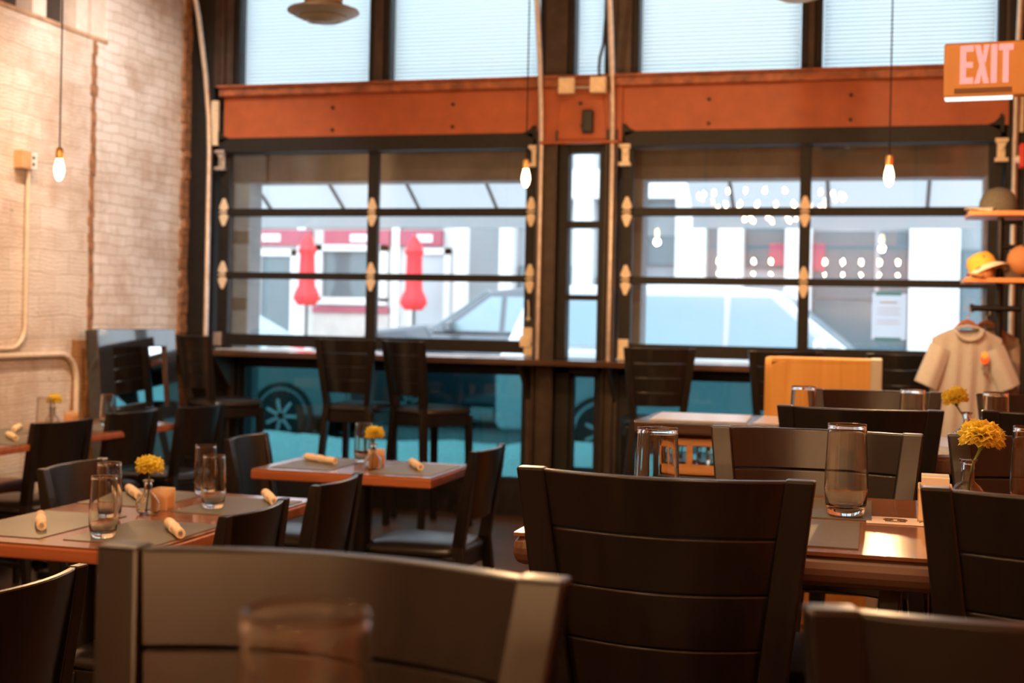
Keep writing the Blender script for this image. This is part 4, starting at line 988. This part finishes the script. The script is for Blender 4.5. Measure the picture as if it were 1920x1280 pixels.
# ================================================================== OUTSIDE
struct(ob(MB().box(-60, 9.02, -.45, 45, 60, -.26), 'street', M['asphalt']))
struct(ob(MB().box(-60, 9.02, -.26, 45, 13.2, -.10), 'sidewalk', mat('snowy_concrete', (.62, .66, .68), .8, noise=.12, nscale=1.5)))
def snow(u, v):
    X = -22 + 30 * u; Y = 9.6 + 5.0 * v
    h = .10 * math.sin(X * 1.7 + Y) + .07 * math.sin(X * 3.9 + 1.3 * Y + 2) + .05 * math.sin(X * 7.3 - 2.1 * Y) + .04 * math.sin(Y * 5 + X)
    e = math.sin(math.pi * min(1, max(0, v))) ** .6
    return (X, Y, -.10 + e * (.10 + .8 * h * (.4 + .6 * v)))
sb = ob(MB().sheet(snow, 200, 40, .15, (0, 0, -1)), 'snow', M['snow'], smooth=60); sb['kind'] = 'stuff'; tag(sb, 'lumpy snow bank between the windows and the parked cars', 'snow')
# stone jambs and lintel outside the doors
struct(ob(MB().box(-4.95, 9.06, 0, -4.575, 9.28, 2.37).box(-2.40, 9.06, 1.1, -2.12, 9.28, 2.37).box(-1.75, 9.06, 1.1, -1.56, 9.28, 2.37).box(.685, 9.06, 0, 1.3, 9.28, 2.37), 'trim_6', M['extjamb'], bevel=.01))
struct(ob(MB().box(-5.4, 9.06, 2.358, -2.12, 9.28, 3.03).box(-1.75, 9.06, 2.358, 1.6, 9.28, 3.03), 'trim_7', M['extbeam'], bevel=.01))
def awning(x0, x1, ribs, lab):
    a = tag(empty('awning', ((x0 + x1) / 2, 9.3, 0)), lab, 'awning'); iv = Matrix.Translation((-(x0 + x1) / 2, -9.3, 0))
    put(ob(MB().sheet(lambda u, v: (x0 + (x1 - x0) * u, 9.30 + 1.30 * v, 2.98 - .72 * v), 4, 6, .006, (0, .4, 1)), 'canopy', M['fabric_awning']), a, iv)
    put(ob(MB().sheet(lambda u, v: (x0 + (x1 - x0) * u, 10.60, 2.26 - .13 * v), 8, 2, .004, (0, 1, 0)), 'valance', M['fabric_awning']), a, iv)
    for x in ribs: put(ob(MB().tube([(x, 9.29, 2.955), (x, 10.56, 2.25)], .016, 8), 'rib', M['strut'], smooth=40), a, iv)
    put(ob(MB().tube([(x0, 10.59, 2.25), (x1, 10.59, 2.25)], .016, 8), 'front_bar', M['strut'], smooth=40), a, iv)
awning(-6.0, -2.47, [-5.78 + .685 * k for k in range(5)], 'white cloth awning with dark ribs outside the left glass door')
awning(-1.42, 1.35, [-1.085 + .735 * k for k in range(4)], 'white cloth awning with dark ribs outside the right glass door')

# shop fronts across the street
YS = 27.0; ID4 = Matrix.Identity(4)
bA = tag(empty('shop_building', (-14, YS, -.17)), 'white shop front with maroon sign bands across the street, behind the red umbrellas', 'building'); ivA = Matrix.Translation((14, -YS, .17))
pA = lambda m, n, k, **q: put(ob(m, n, M[k], **q), bA, ivA)
pA(MB().box(-30, YS, -.17, -8.75, YS + 6, 9), 'wall', 'stucco')
pA(MB().box(-12.0, YS - .06, -.17, -10.2, YS + .01, 1.55), 'stone_base', 'brickpale')
for a, b in ((-14.2, -12.05), (-11.75, -10.2), (-9.95, -9.0)):
    s_ = pA(MB().box(a, YS - .12, 2.9, b, YS + .01, 3.24), 'sign_band', 'maroon')
    put(ob(MB().box(a + (b - a) * .55 - .22, YS - .14, 2.98, a + (b - a) * .55 + .22, YS - .11, 3.15), 'sign_panel', M['whitetrim']), s_, ID4)
pA(MB().box(-12.0, YS - .10, 1.42, -10.2, YS + .01, 1.56), 'sill_band', 'maroon')
for a, b, z0, z1, n, k in ((-13.28, -12.55, -.15, 2.66, 'door', 'tealwin'), (-9.62, -8.95, -.15, 2.72, 'door', 'greydoor')):
    d = pA(MB().box(a - .14, YS - .09, -.17, a, YS + .01, z1 + .14).box(b, YS - .09, -.17, b + .14, YS + .01, z1 + .14).box(a - .14, YS - .09, z1, b + .14, YS + .01, z1 + .14), 'door_surround', 'whitetrim')
    put(ob(MB().box(a, YS - .03, -.15, b, YS + .01, z1), 'door_leaf', M[k]), d, ID4)
wn_ = pA(MB().box(-11.95, YS - .13, 1.68, -11.78, YS + .01, 2.92).box(-10.42, YS - .13, 1.68, -10.25, YS + .01, 2.92).box(-11.95, YS - .13, 2.78, -10.25, YS + .01, 2.92).box(-11.95, YS - .13, 1.60, -10.25, YS + .01, 1.76), 'window_frame', 'whitetrim')
put(ob(MB().box(-11.78, YS - .03, 1.76, -10.42, YS + .01, 2.78), 'window_glass', M['tealwin']), wn_, ID4)
for a, b in ((-12.4, -12.2), (-10.15, -9.98)): pA(MB().box(a, YS - .1, -.17, b, YS + .01, 3.9), 'pilaster', 'whitetrim')
pA(MB().box(-14.2, YS - .08, 3.3, -9.0, YS + .01, 3.36).box(-12.05, YS - .05, 3.36, -11.9, YS, 3.9), 'cornice', 'stuccob')
pA(MB().lathe([(.16, -.17), (.16, 5)], 18, (-8.42, YS - .5, 0)).box(-8.75, YS - .7, -.17, -8.1, YS - .3, .3), 'column', 'whitetrim', smooth=40)
for a, b in ((-19.5, -17), (-16.6, -15)): pA(MB().box(a, YS - .04, .8, b, YS + .01, 2.8), 'side_window', 'tealwin')

bB = tag(empty('shop_building', (0, YS, -.17)), 'grey shop front with white columns across the street, seen through the right glass door', 'building'); ivB = Matrix.Translation((0, -YS, .17))
pB = lambda m, n, k, **q: put(ob(m, n, M[k], **q), bB, ivB)
pB(MB().box(-8.75, YS + .1, -.17, 16, YS + 6, 9), 'wall', 'stuccob')
for a, b in ((-7.65, -7.35), (-6.05, -5.65), (-4.72, -4.58), (-3.92, -3.30), (-3.05, -2.55), (-1.72, -1.20), (.66, 1.60), (4.0, 4.6)):
    pB(MB().box(a, YS - .35, -.17, b, YS + .12, 4.9), 'column', 'whitetrim', bevel=.03)
pB(MB().box(-8.7, YS - .3, 3.9, 16, YS + .12, 4.5), 'fascia', 'whitetrim')
for a, b, z0, z1 in ((-4.55, -3.95, 2.55, 3.15), (-4.55, -3.95, .4, 2.1), (-2.5, -1.75, 2.5, 3.3), (-2.5, -1.75, .4, 1.95), (-1.15, .62, 1.9, 3.25), (-1.15, .62, .3, 1.85), (1.65, 3.9, .4, 2.9), (-7.3, -6.1, .4, 2.5), (-5.6, -4.8, .4, 2.3)):
    pB(MB().box(a, YS + .02, z0, b, YS + .12, z1), 'shop_window', 'tealwin')
pB(MB().box(-2.05, YS, 2.55, -1.75, YS + .04, 3.0).box(-1.18, YS, 2.45, -.95, YS + .04, 3.0), 'maroon_panel', 'maroon')
pB(MB().box(.02, YS - .02, 1.85, .10, YS + .1, 3.25), 'mullion', 'stuccob')

def umbrella(x, y, z0, z1, lab):
    u = tag(empty('patio_umbrella', (x, y, -.17)), lab, 'umbrella', 'closed umbrellas across the street')
    n = 20; prof = [(.02, z1), (.10, z1 - .12), (.17, z1 - .32), (.20, z1 - .34), (.15, z1 - .45), (.17, z0 + .42), (.24, z0 + .28), (.27, z0 + .14), (.17, z0)]
    m = MB(); vs = []
    for r, z in prof:
        for k in range(n):
            a = 2 * math.pi * k / n; rr = r * (1 + .13 * math.cos(a * 5)); vs.append((rr * math.cos(a), rr * math.sin(a), z + .17))
    fs = [(i * n + k, i * n + (k + 1) % n, (i + 1) * n + (k + 1) % n, (i + 1) * n + k) for i in range(len(prof) - 1) for k in range(n)]
    m.add(vs, fs + [tuple(range(n)), tuple(range((len(prof) - 1) * n, len(prof) * n))]); ob(m, 'canopy', M['umbrella'], u, smooth=50)
    ob(MB().tube([(0, 0, .03), (0, 0, z1 + .2)], .03, 10), 'pole', M['strut'], u, smooth=40)
    ob(MB().lathe([(.28, 0), (.28, .05), (.05, .09)], 20), 'base', M['strut'], u, smooth=40)
umbrella(-11.73, 26, 1.56, 3.09, 'closed red patio umbrella across the street, left one')
umbrella(-9.30, 26, 1.50, 3.08, 'closed red patio umbrella across the street, right one')

# cars: local x runs forward, wheels on z = 0
def car(name, loc, flip, paint, lab, Lh, roof, sill=.32, hoodz=.98, belt=1.02, rear='wagon', wb=2.75):
    c = tag(empty(name, loc, math.pi if flip else 0), lab, 'car')
    w = .90
    r0, r1 = (-Lh + .10, -Lh + .55) if rear == 'wagon' else (-Lh + .75, -Lh + 1.35)
    body = [(-Lh, sill + .1), (-Lh + .05, sill), (Lh - .1, sill), (Lh, sill + .12), (Lh - .02, hoodz - .22), (Lh - .25, hoodz - .05), (Lh - 1.15, hoodz + .06), (Lh - 1.25, belt), (-Lh + .12, belt + .02), (-Lh, belt - .15)]
    ob(MB().prism(body, -w, w), 'body', paint, c, bevel=.06, seg=3)
    cab = [(r0, belt), (r1 - .18, roof - .07), (r1, roof - .02), (-.2, roof + .02), (Lh - 2.05, roof - .04), (Lh - 1.15, belt)]
    m = MB(); n = len(cab); vs = []
    for s in (-1, 1):
        for x, z in cab: vs.append((x, s * (w - .03 - .17 * (z - belt) / (roof - belt)), z))
    fs = [tuple(range(n)), tuple(range(2 * n - 1, n - 1, -1))] + [(i, n + i, n + (i + 1) % n, (i + 1) % n) for i in range(n)]
    ob(m.add(vs, fs), 'cabin', paint, c, bevel=.04, seg=3)
    def side(pts, nm):
        m = MB()
        for s in (-1, 1):
            q = [(x, s * (w - .025 - .17 * (z - belt) / (roof - belt)), z) for x, z in pts]; q2 = [(x, y + s * .012, z) for x, y, z in q]; k = len(q)
            m.add(q + q2, [tuple(range(k)), tuple(range(2 * k - 1, k - 1, -1))] + [(i, (i + 1) % k, k + (i + 1) % k, k + i) for i in range(k)])
        ob(m, nm, M['carglass'], c)
    zt_ = roof - .12; zl = belt + .05
    side([(.08, zl), (Lh - 1.45, zl), (Lh - 2.10, zt_), (.08, zt_)], 'front_window')
    side([(-1.05, zl), (0.0, zl), (0.0, zt_), (-1.05, zt_)], 'rear_window')
    if rear == 'wagon': side([(r0 + .25, zl), (-1.13, zl), (-1.13, zt_), (r1 - .05, zt_)], 'quarter_window')
    ws = MB(); a0, a1 = Vector((Lh - 2.02, 0, roof - .05)), Vector((Lh - 1.19, 0, belt + .03)); nrm = Vector((.5, 0, .85)).normalized()
    q = [a0 + Vector((0, -.66, 0)), a0 + Vector((0, .66, 0)), a1 + Vector((0, .80, 0)), a1 + Vector((0, -.80, 0))]
    ws.add([p + nrm * .012 for p in q] + [p + nrm * .03 for p in q], [(3, 2, 1, 0), (4, 5, 6, 7), (0, 1, 5, 4), (1, 2, 6, 5), (2, 3, 7, 6), (3, 0, 4, 7)]); ob(ws, 'windscreen', M['carglass'], c)
    for s in (-1, 1):
        for x in (wb / 2 + .05, -wb / 2 + .05):
            wl_ = ob(MB().lathe([(.22, -.11), (.31, -.11), (.345, -.08), (.345, .08), (.31, .11), (.22, .11)], 32, (x, s * .80, .345), 'y'), 'wheel', M['tyre'], c, smooth=40)
            rim = MB().lathe([(.225, -.095), (.23, .0), (.225, .095), (.20, .09), (.205, 0), (.2, -.09)], 28, (x, s * .80, .345), 'y', close=True)
            rim.lathe([(.05, -.1), (.05, .1)], 12, (x, s * .8, .345), 'y')
            for k in range(7):
                rr = Matrix.Rotation(2 * math.pi * k / 7, 3, 'Y'); rim.obox(Vector((x, s * .912, .345)) + rr @ Vector((.13, 0, 0)), (.085, .012, .022), rr)
            ob(rim, 'rim', M['rim'], wl_, smooth=40)
            ob(MB().lathe([(.37, -.10), (.42, -.10), (.42, .085), (.37, .085)], 28, (x, s * .84, .345), 'y', close=True), 'wheel_arch', M['tyre'], c, smooth=40)
        ob(MB().box(-Lh - .01, s * .72 - .13, .80, -Lh + .10, s * .72 + .13, 1.0), 'tail_light', M['taillight'], c, bevel=.02)
        ob(MB().box(Lh - .16, s * .66 - .16, .66, Lh - .01, s * .66 + .16, .80), 'headlamp', M['lamplens'], c, bevel=.02)
        ob(MB().box(Lh - 1.62, s * 1.0 - .10, belt + .03, Lh - 1.48, s * 1.0 + .10, belt + .19), 'mirror', paint, c, bevel=.03)
    ob(MB().box(-Lh - .03, -.85, .42, -Lh + .1, .85, .62).box(Lh - .1, -.85, .36, Lh + .03, .85, .56), 'bumper', M['tyre'], c, bevel=.03)
    return c
car('parked_car', (-8.55, 16.0, -.255), False, M['carsilver'], 'silver parked car at far left, its front wheel under the window bar', 2.35, 1.62, belt=1.08, hoodz=1.18)
car('parked_car', (-5.15, 19.2, -.255), True, M['carnavy'], 'dark blue parked car facing left, behind the right half of the left glass door', 2.35, 2.06, belt=1.38, hoodz=1.46)
car('parked_car', (-1.62, 15.6, -.255), False, M['carwhite'], 'pale parked car filling the lower right glass door, facing right', 2.62, 2.04, belt=1.28, hoodz=1.26)
